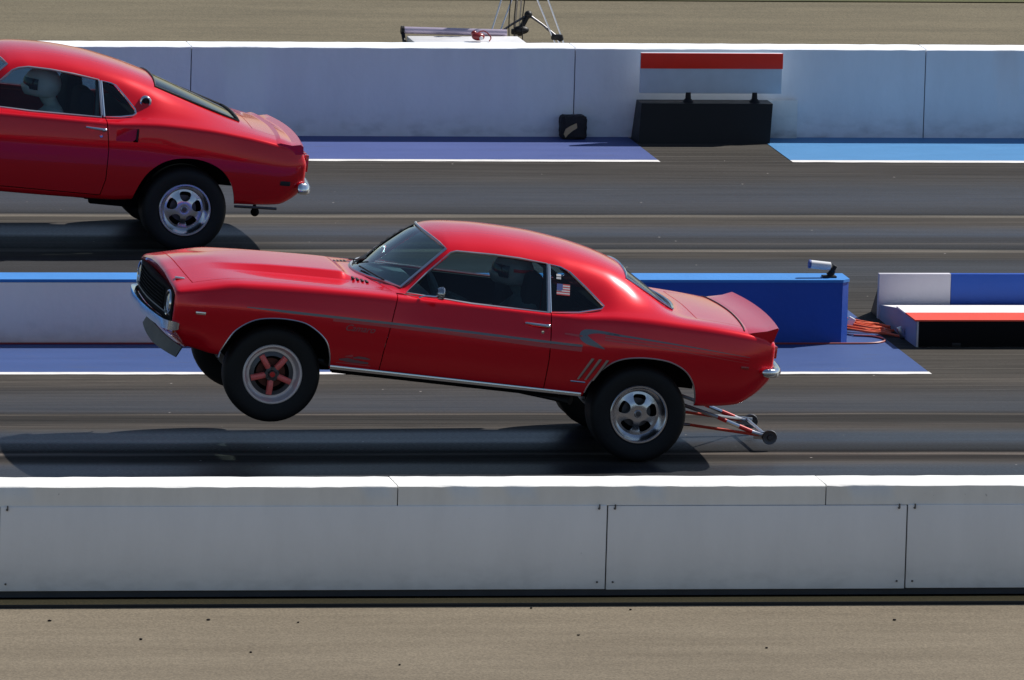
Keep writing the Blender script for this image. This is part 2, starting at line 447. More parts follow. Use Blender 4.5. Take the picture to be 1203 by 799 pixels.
class Car:
    AX = 2.743
    def __init__(s, root, loft, paint):
        s.root = root; s.loft = loft; s.paint = paint
        s.outer = loft.mesh(0)
        bm = bmesh.new(); bm.from_mesh(s.outer); s.bvh = BVHTree.FromBMesh(bm); bm.free()
        s.shell = boolean(s.outer, loft.mesh(.022, trim=.03, openb=True), 'DIFFERENCE')
        s.glass_shell = None
    def sy(s, x, z, side=-1):
        h = s.bvh.ray_cast(V((x, side*3, z)), V((0, -side, 0)))
        return h[0].y if h[0] else side*.9
    def sz(s, x, y):
        h = s.bvh.ray_cast(V((x, y, 3)), V((0, 0, -1)))
        return h[0].z if h[0] else 1
    def sx(s, y, z, d=1):
        h = s.bvh.ray_cast(V((-d*5, y, z)), V((d, 0, 0)))
        return h[0].x if h[0] else -.9
    def cut(s, m): s.shell = boolean(s.shell, m, 'DIFFERENCE')
    def glass(s, name, prism, m):
        if s.glass_shell is None:
            s.glass_shell = boolean(s.loft.mesh(.006, trim=.02), s.loft.mesh(.011, trim=.025), 'DIFFERENCE')
        return s.part(name, boolean(s.glass_shell.copy(), prism, 'INTERSECT'), m)
    def panel(s, name, mk, poly):
        """cut a panel out of the shell with a real shut line round it"""
        me = boolean(s.shell.copy(), mk(poly), 'INTERSECT')
        s.cut(mk(offset_poly(poly, .007)))
        return s.part(name, me, s.paint)
    def part(s, name, me, m, parent=None, ang=30):
        me.transform(Matrix.Translation((-s.AX, 0, 0)))
        return link(name, me, m, parent or s.root, ang=ang)
    def mb(s, name, b, m, parent=None, ang=35): return s.part(name, b.mesh(), m, parent, ang)
    def strip(s, pts, side=-1, lift=.003, rows=2):
        """ribbon that lies on the body side; pts: (x, zlow, zhigh)"""
        vs = []; fs = []; n = rows+1
        for (x, a, b) in pts:
            for k in range(n):
                z = a+(b-a)*k/rows; vs.append((x, s.sy(x, z, side)+side*lift, z))
        for i in range(len(pts)-1):
            for k in range(rows):
                q = [i*n+k, (i+1)*n+k, (i+1)*n+k+1, i*n+k+1]
                fs.append(q if side < 0 else q[::-1])
        return pydata(vs, fs)
    def trim(s, pts, r, side=-1, closed=False, lift=.002, n=6):
        return MB().tube([(p[0], s.sy(p[0], p[1], side)+side*lift, p[1]) for p in pts], r, n, closed=closed)

def join(meshes):
    bm = bmesh.new()
    for m in meshes: bm.from_mesh(m)
    me = bpy.data.meshes.new('j'); bm.to_mesh(me); bm.free(); return me

def text_mesh(body, size, shear=0, offset=0):
    cu = bpy.data.curves.new('t', 'FONT'); cu.body = body; cu.size = size; cu.shear = shear; cu.offset = offset; cu.resolution_u = 3
    o = bpy.data.objects.new('t', cu); COL.objects.link(o); bpy.context.view_layer.update()
    me = bpy.data.meshes.new_from_object(o.evaluated_get(bpy.context.evaluated_depsgraph_get()))
    bpy.data.objects.remove(o); return me

def text_on_side(car, body, size, x, z, shear=0, lift=.003, offset=0, side=-1):
    me = text_mesh(body, size, shear, offset)
    for v in me.vertices:
        X = x+v.co.x; Z = z+v.co.y; v.co = V((X, car.sy(X, Z)-lift, Z))
    return me

# ------------------------------------------------------------------ wheels
def make_wheel(car, x, y, r, width, rim, style, side, z=.355, wedge=0, wrinkle=False):
    """rim mesh with tyre, centre and brake as sub-parts. side -1 = outer face toward -y. dimension along axis"""
    s = side; yo = y   # y = outer face of the tyre
    hw = width
    c = (x, yo, z)
    def pr(lst): return [(a, -s*b) for a, b in lst]      # b = distance inboard from outer face
    # tyre
    tp = [(rim+.002, .030), (rim+.012, .012), (rim+.035, .004), (r-.06, .0), (r-.03, .006), (r-.012, .022), (r-.002, .045), (r, .08),
          (r, hw-.08), (r-.002, hw-.045), (r-.012, hw-.022), (r-.05, hw), (rim+.03, hw-.004), (rim, hw-.02)]
    tb = MB().lathe(pr(tp), c, n=72)
    tyre = tb.mesh()
    for v in tyre.vertices:                               # loaded tyre: flat, bulged foot and wrinkled sidewall
        dx = v.co.x-x; dz = v.co.z-z; rr = math.hypot(dx, dz)
        if wrinkle and rr > rim+.02:
            an = math.atan2(dz, dx); k = max(0, math.cos(an+PI/2))**2*(rr-rim)/(r-rim)
            v.co.y += s*.012*k
            v.co.x += .006*math.sin(an*22)*k
    # rim
    rp = [(rim+.004, .028), (rim+.008, .014), (rim+.002, .008), (rim-.008, .008), (rim-.014, .014), (rim-.018, .03), (rim-.026, .045), (rim-.034, .070), (rim-.056, .092 if style == 'rear' else .07),
          (rim-.056, hw-.06), (rim-.02, hw-.03), (rim, hw-.02)]
    rm = MB().lathe(pr(rp), c, n=72)
    root = car.mb('wheel', rm, M['alu'] if style == 'rear' else M['alu2'])
    car.part('tyre', tyre, M['rubber'], root, ang=40)
    depth = .075 if style == 'rear' else .045
    R = rim-.052 if style == 'rear' else rim-.070
    # spokes
    if style == 'rear':
        pl = MB().lathe(pr([(.03, depth-.022), (.06, depth-.024), (.10, depth-.016), (.135, depth+.004), (R+.010, depth+.010), (R+.010, depth+.026), (.10, depth+.012), (.03, depth+.012), (.03, depth-.022)]), c, n=60).mesh()
        bmw = bmesh.new(); bmw.from_mesh(pl); bmesh.ops.remove_doubles(bmw, verts=bmw.verts, dist=1e-5); bmesh.ops.recalc_face_normals(bmw, faces=bmw.faces); bmw.to_mesh(pl); bmw.free()
        for k in range(5):
            a = 2*PI*k/5+PI/2; pts = []
            for q in range(24):
                t = 2*PI*q/24; rr = .104+.040*math.copysign(abs(math.sin(t))**.75, math.sin(t)); ta = .0
                tw = (.044+.015*math.sin(t))*math.copysign(abs(math.cos(t))**.8, math.cos(t))
                pts.append((x+math.cos(a)*rr-math.sin(a)*tw, yo-s*(depth-.08), z+math.sin(a)*rr+math.cos(a)*tw))
            pl = boolean(pl, MB().prism(pts, (0, -s*.16, 0)).mesh(), 'DIFFERENCE')
        car.part('spokes', pl, M['alu'], root, ang=40)
    hub = MB()
    for k in range(5 if style == 'front' else 0):
        a = 2*PI*k/5 - PI/2
        ca, sa = math.cos(a), math.sin(a)
        n = 9; ringsv = []
        for i in range(n):
            t = i/(n-1); rr = .035+(R-.035+.012)*t
            w = .022; d = depth-.012*math.sin(PI*t)
            h = .014
            row = []
            for (wu, du) in ((-1, .012), (-.75, 0), (-.3, -.005), (.3, -.005), (.75, 0), (1, .012), (1, .03), (-1, .03)):
                px, pz = ca*rr-sa*w*wu, sa*rr+ca*w*wu
                row.append(hub.bm.verts.new((x+px, yo-s*(d+du), z+pz)))
            ringsv.append(row)
        for A, B in zip(ringsv, ringsv[1:]):
            for j in range(8): hub.bm.faces.new((A[j], A[(j+1) % 8], B[(j+1) % 8], B[j]))
        hub.bm.faces.new(ringsv[0]); hub.bm.faces.new(ringsv[-1][::-1])
    if style == 'front': car.mb('spokes', hub, M['spoke'], root)
    ctr = MB().lathe(pr([(.0, depth-.035), (.024, depth-.035), (.028, depth-.028), (.030, depth-.01), (.052, depth-.008), (.056, depth), (.056, depth+.04)]), c, n=30)
    for k in range(5):
        a = 2*PI*k/5+.3
        ctr.lathe(pr([(0, depth-.02), (.008, depth-.02), (.009, depth-.005)]), (x+.043*math.cos(a), yo, z+.043*math.sin(a)), n=8)
    car.mb('hub', ctr, M['satin'] if style == 'rear' else M['steel'], root)
    if style == 'front': car.mb('centre_ring', MB().lathe(pr([(R-.012, depth+.012), (rim-.05, depth+.022), (rim-.05, depth+.034), (R-.012, depth+.030)]), c, n=48), M['steel'], root)
    cc = MB().lathe(pr([(0, depth-.040), (.018, depth-.039), (.021, depth-.034), (.021, depth-.02)]), c, n=18)
    car.mb('hub_cap', cc, M['steel'] if style == 'rear' else M['redm'], root)
    dd = MB().lathe(pr([(.02, depth+.055), (.108, depth+.055), (.108, depth+.075), (.02, depth+.075)]), c, n=40)
    car.mb('brake_disc', dd, M['disc'] if style == 'front' else M['steel'], root)
    bk = MB().lathe(pr([(0, depth+.09), (rim-.055, depth+.09)]), c, n=40)
    car.mb('dust_shield', bk, M['under'], root)
    return root

def seat(car, x, y, z, m):
    b = MB(); b.box((x-.02, y, z), (.48, .46, .14), bevel=.04)
    b.box((x+.27, y, z+.30), (.13, .46, .62), rot=None, bevel=.04)
    car.mb('seat', b, m)

def steering(car, x, y, z):
    b = MB(); pts = []
    rot = Matrix.Rotation(math.radians(-25), 3, 'Y')
    for k in range(24):
        a = 2*PI*k/24; pts.append(V((x, y, z))+rot@V((0, .18*math.cos(a), .18*math.sin(a))))
    b.tube(pts, .014, 8, closed=True)
    for k in range(3):
        a = 2*PI*k/3+PI/2; b.tube([(x, y, z), V((x, y, z))+rot@V((0, .18*math.cos(a), .18*math.sin(a)))], .01, 6)
    b.tube([(x, y, z), (x-.35, y, z-.12)], .02, 8)
    car.mb('steering_wheel', b, M['dash'])

def cage(car, x0, x1, zt, yw=.50, m=None):
    b = MB()
    for s_ in (-1, 1):
        b.tube(catmull([(x1, s_*.62, .5), (x1, s_*.60, 1.0), (x1-.01, s_*.52, zt-.03), (x1-.02, s_*.40, zt)], 4), .02, 8)
        b.tube([(x1, s_*.45, zt-.05), (x1+.75, s_*.42, .85)], .018, 8)
        b.tube([(x1, s_*.62, .86), (x0-.2, s_*.67, .70)], .018, 8)
    b.tube([(x1-.02, -.42, zt), (x1-.02, .42, zt)], .02, 8); b.tube([(x1, -.6, .95), (x1, .6, .95)], .02, 8)
    b.tube([(x1, .55, zt-.1), (x1, -.5, .6)], .018, 8)
    car.mb('roll_cage', b, m or M['steel'])

# ------------------------------------------------------------------ people
def skin_body(name, joints, edges, mtx, m):
    me = bpy.data.meshes.new(name)
    me.from_pydata([j[0] for j in joints], edges, [])
    o = bpy.data.objects.new(name, me); COL.objects.link(o)
    md = o.modifiers.new('s', 'SKIN'); md.use_smooth_shade = True
    for i, j in enumerate(joints):
        r = j[1]; me.skin_vertices[0].data[i].radius = (r, r*(j[2] if len(j) > 2 else 1))
    me.skin_vertices[0].data[0].use_root = True
    sb = o.modifiers.new('d', 'SUBSURF'); sb.levels = 2; sb.render_levels = 2
    bpy.context.view_layer.update()
    res = bpy.data.meshes.new_from_object(o.evaluated_get(bpy.context.evaluated_depsgraph_get()))
    bpy.data.objects.remove(o)
    ob = link(name, res, m, None, ang=180); ob.matrix_world = mtx
    return ob

def driver(hx, hz, y, mtx, suit, helm, label, white=False):
    """seated racing driver facing -x; head centre (hx, y, hz), hands on the wheel. coordinates of the car minus axle offset"""
    A = Car.AX; X = lambda v: v-A
    sx = hx+.12
    J = [((X(sx+.02), y, hz-.62), .15, 1.1),            # pelvis
         ((X(sx+.02), y, hz-.42), .14, 1.2), ((X(sx), y, hz-.27), .15, 1.25), ((X(sx-.03), y, hz-.16), .06), ((X(hx+.01), y, hz-.02), .085, 1), ((X(hx), y, hz+.06), .07)]
    E = [(0, 1), (1, 2), (2, 3), (3, 4), (4, 5)]
    for s_ in (-1, 1):
        b = len(J)
        J += [((X(sx), y+s_*.19, hz-.24), .075), ((X(sx-.20), y+s_*.25, hz-.42), .052), ((X(sx-.42), y+s_*.14, hz-.30), .038), ((X(sx-.50), y+s_*.13, hz-.26), .035)]
        E += [(2, b), (b, b+1), (b+1, b+2), (b+2, b+3)]
        f = len(J)                                       # gloved fingers closing over the rim
        for q in range(4):
            J += [((X(sx-.545-.004*q), y+s_*(.13+.0*q), hz-.225-.018*q), .0095), ((X(sx-.575), y+s_*.112, hz-.225-.018*q), .0085)]
            E += [(b+3, f+2*q), (f+2*q, f+2*q+1)]
        J += [((X(sx-.53), y+s_*.095, hz-.235), .011)]; E += [(b+3, len(J)-1)]
        l = len(J)
        J += [((X(sx-.12), y+s_*.11, hz-.66), .095), ((X(sx-.50), y+s_*.14, hz-.56), .068), ((X(sx-.78), y+s_*.12, hz-.80), .05), ((X(sx-.90), y+s_*.12, hz-.79), .04)]
        E += [(0, l), (l, l+1), (l+1, l+2), (l+2, l+3)]
    o = skin_body('person', J, E, mtx, suit)
    tag(o, label, 'person')
    h = MB(); h.sphere((X(hx), y, hz), .145, (1.08, .92, 1.0), 32, 22)
    for v in list(h.bm.verts):
        if v.co.z < hz-.09: v.co.z = hz-.09-(hz-.09-v.co.z)*.35
        if v.co.x < X(hx-.10) and abs(v.co.z-(hz-.08)) < .06: v.co.x -= .02
    link('helmet', h.mesh(), helm, o, ang=60)
    vz = MB(); vz.lathe([(.150, -.045), (.159, -.02), (.159, .02), (.150, .045)], (X(hx), y, hz+.005), axis='z', n=26, a0=PI*.62, a1=PI*1.38)
    link('visor', vz.mesh(), M['visor'], o)
    if not white:
        st = MB(); st.lathe([(.146, -.012), (.151, 0), (.146, .012)], (X(hx), y, hz+.02), axis='z', n=20, a0=-PI*.55, a1=PI*.05)
        link('helmet_stripe', st.mesh(), M['redm'], o)
    return o

# ==================================================================== CAMARO-TYPE COUPE (near lane)
pitch = math.radians(6.3)
def car_matrix(ax_world, pit, zr):
    return Matrix.Translation(ax_world) @ Matrix.Rotation(pit, 4, 'Y') @ Matrix.Translation((0, 0, -zr))

def const_end(t): return t
T1 = [
 # 0 bottom centre
 [(-.94, 0, .47), (-.6, 0, .45), (0, 0, .44), (2.3, 0, .43), (3.14, 0, .455), (3.45, 0, .50), (3.6, 0, .585), (3.71, 0, .70)],
 # 1 bottom edge
 [(-.94, .76, .47), (-.6, .80, .445), (0, .82, .435), (2.3, .82, .43), (3.14, .82, .455), (3.45, .80, .49), (3.6, .80, .58), (3.71, .78, .70)],
 # 2 rocker
 [(-.94, .82, .50), (-.6, .865, .465), (0, .885, .455), (2.3, .885, .452), (3.14, .89, .475), (3.45, .88, .515), (3.6, .86, .61), (3.71, .83, .725)],
 # 3 low side
 [(-.94, .855, .60), (-.6, .90, .585), (0, .92, .58), (2.3, .915, .58), (2.75, .93, .60), (3.14, .925, .60), (3.45, .91, .63), (3.6, .89, .70), (3.71, .86, .77)],
 # 4 widest
 [(-.94, .87, .70), (-.6, .915, .72), (-.1, .938, .735), (.6, .932, .73), (1.6, .93, .73), (2.3, .935, .74), (2.75, .95, .755), (3.14, .945, .76), (3.45, .925, .765), (3.6, .90, .79), (3.71, .87, .82)],
 # 5 crease
 [(-.94, .872, .79), (-.6, .918, .825), (-.1, .94, .84), (.6, .93, .845), (1.6, .925, .84), (2.3, .932, .85), (2.75, .95, .865), (3.14, .945, .87), (3.45, .925, .88), (3.6, .90, .885), (3.71, .87, .89)],
 # 6 shoulder
 [(-.94, .862, .882), (-.8, .872, .912), (-.55, .882, .955), (-.29, .892, .992), (.3, .892, 1.018), (.8, .888, 1.026), (1.0, .872, 1.022), (1.2, .862, 1.020), (2.0, .862, 1.020), (2.25, .888, 1.034), (2.5, .905, 1.052), (2.8, .918, 1.062), (3.14, .915, 1.058), (3.45, .90, 1.04), (3.6, .885, 1.02), (3.71, .86, .985)],
 # 7 belt / inner fender
 [(-.94, .76, .915), (-.8, .77, .945), (-.55, .78, .985), (-.29, .79, 1.015), (.3, .79, 1.038), (.8, .79, 1.043), (.95, .79, 1.040), (1.2, .80, 1.034), (2.0, .80, 1.034), (2.25, .785, 1.058), (2.5, .79, 1.10), (2.8, .78, 1.108), (3.0, .77, 1.09), (3.3, .76, 1.073), (3.6, .75, 1.042), (3.71, .74, 1.0)],
 # 8 bulge foot -> pillar -> roof rail -> sail edge
 [(-.94, .42, .955), (-.7, .42, 1.00), (-.5, .41, 1.020), (0, .42, 1.035), (.52, .43, 1.045), (.60, .48, 1.055), (.74, .60, 1.055), (.885, .695, 1.060), (1.05, .645, 1.215), (1.225, .605, 1.372), (1.4, .605, 1.388), (1.7, .61, 1.392), (2.0, .61, 1.382), (2.2, .60, 1.362), (2.4, .575, 1.335), (2.57, .56, 1.285), (2.75, .555, 1.195), (2.93, .57, 1.108), (3.05, .60, 1.083), (3.3, .6, 1.077), (3.6, .6, 1.048), (3.71, .6, 1.005)],
 # 9
 [(-.94, .33, .965), (-.7, .30, 1.012), (-.5, .24, 1.040), (-.3, .31, 1.065), (0, .355, 1.090), (.48, .365, 1.102), (.57, .35, 1.072), (.68, .35, 1.075), (.9, .35, 1.265), (1.13, .35, 1.437), (1.17, .35, 1.452), (1.35, .36, 1.475), (1.6, .37, 1.485), (1.9, .37, 1.475), (2.15, .37, 1.447), (2.4, .37, 1.398), (2.56, .36, 1.350), (2.8, .36, 1.222), (3.01, .36, 1.098), (3.08, .36, 1.087), (3.3, .36, 1.083), (3.6, .36, 1.055), (3.71, .36, 1.01)],
 # 10 centre
 [(-.94, 0, .98), (-.7, 0, 1.035), (-.5, 0, 1.055), (-.3, 0, 1.073), (0, 0, 1.094), (.48, 0, 1.106), (.57, 0, 1.078), (.63, 0, 1.08), (.85, 0, 1.28), (1.07, 0, 1.445), (1.12, 0, 1.458), (1.3, 0, 1.495), (1.55, 0, 1.512), (1.85, 0, 1.505), (2.13, 0, 1.475), (2.4, 0, 1.423), (2.58, 0, 1.365), (2.8, 0, 1.238), (3.04, 0, 1.10), (3.1, 0, 1.09), (3.3, 0, 1.087), (3.6, 0, 1.06), (3.71, 0, 1.012)],
]
def sm1(i, x):
    if i in (8, 9): return .30 if x < .52 else (.38+.5*sstep(.52, .9, x))
    if i == 6: return .62-.34*sstep(.85, 1.1, x)*(1-sstep(2.0, 2.3, x))
    return [.9, .35, .7, .93, .93, .5, .62, .7, .8, .9, .95][i]
def warp1(x, y, z):
    w = sstep(-.30, -.94, x); a = min(1, abs(y)/.88)
    x2 = x + w*(.105+.045*a**1.7)
    x2 += w*.12*sstep(.66, .47, z)            # valance tucks under
    x2 += w*.035*sstep(.88, 1.0, z)
    r = sstep(3.3, 3.71, x)
    x2 += r*(.03-.05*a**2)
    return x2
loft1 = Loft(T1, sm1, warp1, -.94, 3.71, extra=(.50, .63, 1.10, 1.225))
coupe = empty('coupe')
coupe.matrix_world = car_matrix((0, 0, .355), pitch, .355)
tag(coupe, 'red muscle coupe in the near lane with its front wheels lifted off the track', 'car', 'red drag racing coupes')
C1 = Car(coupe, loft1, M['red'])
# --- openings
farch = [(-.455, .30), (-.428, .442), (-.372, .585), (-.314, .672), (-.2, .748), (-.062, .777), (.09, .778), (.208, .752), (.334, .665), (.385, .56), (.402, .435), (.402, .30)]
rarch = [(2.27, .30), (2.298, .444), (2.346, .575), (2.44, .695), (2.54, .757), (2.665, .785), (2.80, .790), (2.915, .776), (3.02, .730), (3.09, .655), (3.128, .56), (3.140, .456), (3.14, .30)]
fa = [(p.x, p.y) for p in catmull([(*p, 0) for p in farch], 4)]; ra = [(p.x, p.y) for p in catmull([(*p, 0) for p in rarch], 4)]
for poly in (fa, ra):
    for s_ in (-1, 1): C1.cut(prism_y(poly, s_*1.2 if s_ < 0 else .5, -.5 if s_ < 0 else 1.2))
win = [(.918, 1.050), (1.070, 1.195), (1.238, 1.352), (1.28, 1.366), (1.56, 1.372), (1.75, 1.368), (1.955, 1.352), (1.975, 1.032), (1.4, 1.034)]
qwin = [(1.995, 1.033), (1.98, 1.350), (2.06, 1.338), (2.13, 1.312), (2.25, 1.222), (2.385, 1.112), (2.37, 1.096), (2.2, 1.054)]
wscr = [(.885-.245*(1-(k/6)**2), k/6*.685, 1.072) for k in range(-6, 7)] + [(1.215-.125*(1-(k/6)**2), k/6*.555, 1.365+.075*(1-(k/6)**2)) for k in range(6, -7, -1)]
rwin = [(2.96+.06*(1-(k/5)**2), k/5*.50, 1.105) for k in range(-5, 6)] + [(2.585+.02*(1-(k/5)**2), k/5*.49, 1.30+.045*(1-(k/5)**2)) for k in range(5, -6, -1)]
def slab(poly, n, h): 
    n = V(n).normalized(); return MB().prism([V(p)-n*h for p in poly], n*2*h).mesh()
def scale_poly3(poly, k):
    c = sum((V(p) for p in poly), V())/len(poly); return [c+(V(p)-c)*k for p in poly]
WN, RN = (-.6, 0, .8), (.52, 0, .85)
for s_ in (-1, 1):
    y0, y1 = (-1.2, -.4) if s_ < 0 else (.4, 1.2)
    C1.cut(prism_y(win, y0, y1)); C1.cut(prism_y(qwin, y0, y1))
C1.cut(slab(wscr, WN, .12)); C1.cut(slab(rwin, RN, .10))
# grille mouth
gm = []
for k in range(-8, 9):
    y = k/8*.832; gm.append((warp1(-.94, y, .85)-.12, y, (.868+.030*(1-(abs(k)/8)**2.2))))
for k in range(8, -9, -1):
    y = k/8*.832; gm.append((warp1(-.94, y, .85)-.12, y, .668))
C1.cut(MB().prism(gm, (.24, 0, 0)).mesh())
# --- panels with shut lines
door = [(.842, 1.036), (.815, .86), (.782, .62), (.772, .478), (2.0, .478), (2.004, .7), (1.995, .9), (1.988, 1.036)]
for s_ in (-1, 1):
    d = C1.panel('door', lambda p, s_=s_: prism_y(p, -1.2, -.71) if s_ < 0 else prism_y(p, .71, 1.2), door)
    # handle and lock
    hb = MB(); y = lambda x, z: C1.sy(x, z, s_)
    hb.tube([(1.80, y(1.8, .945)+s_*.012, .945), (1.86, y(1.86, .944)+s_*.032, .944), (1.955, y(1.955, .941)+s_*.034, .942)], [.008, .010, .011], 8)
    hb.sphere((1.968, y(1.96, .94)+s_*.02, .940), .020, (1.1, .8, .75), 14, 10)
    C1.mb('handle', hb, M['chrome'], d)
    lk = MB().lathe([(0, s_*.012), (.011, s_*.011), (.014, s_*.004), (.014, 0)], (1.935, y(1.935, .892), .892), n=16)
    C1.mb('door_lock', lk, M['chrome'], d)
hoodp = [(-.725+.045*(abs(k)/6)**1.7, k/6*.735) for k in range(-6, 7)]
hoodp += [(.62+.17*(abs(k)/6)**2, k/6*.735) for k in range(6, -7, -1)]
hoodp = [(x+.02, y) for x, y in hoodp]
hood = C1.panel('hood', lambda p: prism_z(p, .86, 1.3), hoodp)
trunk = [(3.125, -.64), (3.60, -.68), (3.615, 0), (3.60, .68), (3.125, .64), (3.135, 0)]
C1.panel('boot_lid', lambda p: prism_z(p, .9, 1.2), trunk)
body = C1.part('body', C1.shell, M['red'])
C1.AXs = 0
# --- glass
for s_ in (-1, 1):
    y0, y1 = (-1.2, -.4) if s_ < 0 else (.4, 1.2)
    w = C1.glass('side_window', prism_y(win, y0, y1), M['glass'])
    q = C1.glass('quarter_window', prism_y(qwin, y0, y1), M['glass'])
    C1.mb('window_trim', C1.trim([(a, b) for a, b in offset_poly(win, .004)], .009, s_, closed=True), M['satin'], w)
    C1.mb('window_trim', C1.trim(offset_poly(qwin, .004), .009, s_, closed=True), M['chrome'], q)
    C1.mb('window_divider', C1.trim([(1.978, 1.03), (1.968, 1.352)], .014, s_), M['satin'], q)
    if s_ < 0:
        # small stars and stripes sticker
        fb = bmesh.new()
        def quad(x0, x1, z0, z1, mi, lift=.003):
            vs = [fb.verts.new((x-C1.AX, C1.sy(x, z)-lift, z)) for x, z in ((x0, z0), (x1, z0), (x1, z1), (x0, z1))]
            f = fb.faces.new(vs); f.material_index = mi
        X0, Z0 = 2.035, 1.155
        for k in range(9): quad(X0, X0+.10, Z0+k*.0085, Z0+(k+1)*.0085, k % 2)
        quad(X0, X0+.045, Z0+.034, Z0+.0765, 2, .0045)
        me = bpy.data.meshes.new('flag'); fb.to_mesh(me); fb.free()
        for mm in ('fl_r', 'fl_w', 'fl_b'): me.materials.append(M[mm])
        link('flag_sticker', me, None, q)
        C1.part('class_sticker', join([C1.strip([(2.03, 1.282, 1.296), (2.065, 1.282, 1.296)]), C1.strip([(2.03, 1.262, 1.277), (2.065, 1.262, 1.277)])]), M['fl_w'], q)
ws = C1.glass('windscreen', slab(wscr, WN, .12), M['wglass'])
def on_top_loop(poly, n, lift=.004):
    n = V(n).normalized(); out = []
    for p in poly:
        h = C1.bvh.ray_cast(V(p)+n*.4, -n); out.append(h[0]+n*lift if h[0] else V(p))
    return out
C1.mb('windscreen_trim', MB().tube(on_top_loop(wscr, WN), .011, 6, closed=True), M['satin'], ws)
# dark sunstrip with pale lettering across the top of the windscreen
rw = C1.glass('rear_window', slab(rwin, RN, .10), M['dglass'])
C1.mb('rear_window_trim', MB().tube(on_top_loop(rwin, RN), .010, 6, closed=True), M['chrome'], rw)
def top_patch(car, p00, p10, p11, p01, nrm, nu=10, nv=3, lift=.004):
    nrm = V(nrm).normalized(); vs = []; fs = []
    for i in range(nu+1):
        for j in range(nv+1):
            u, v = i/nu, j/nv
            p = V(p00)*(1-u)*(1-v)+V(p10)*u*(1-v)+V(p11)*u*v+V(p01)*(1-u)*v
            h = car.bvh.ray_cast(p+nrm*.5, -nrm); vs.append((h[0] if h[0] else p)+nrm*lift)
    for i in range(nu):
        for j in range(nv):
            a = i*(nv+1)+j; fs.append((a, a+nv+1, a+nv+2, a+1))
    return pydata(vs, fs)
C1.part('side_banner', top_patch(C1, (.74, .53, 1.09), (.69, .20, 1.11), (1.09, .18, 1.42), (1.155, .46, 1.37), WN, 14, 4), M['gap'], ws)
for k in range(7):
    u0 = .10+.11*k
    def PP(u, v):
        a = V((.74, .53, 1.09)).lerp(V((1.155, .46, 1.37)), u); b = V((.69, .20, 1.11)).lerp(V((1.09, .18, 1.42)), u); return a.lerp(b, v)
    C1.part('banner_mark', top_patch(C1, PP(u0, .3), PP(u0, .75), PP(u0+.065, .75), PP(u0+.065, .3), WN, 2, 2, .007), M['satin'], ws)
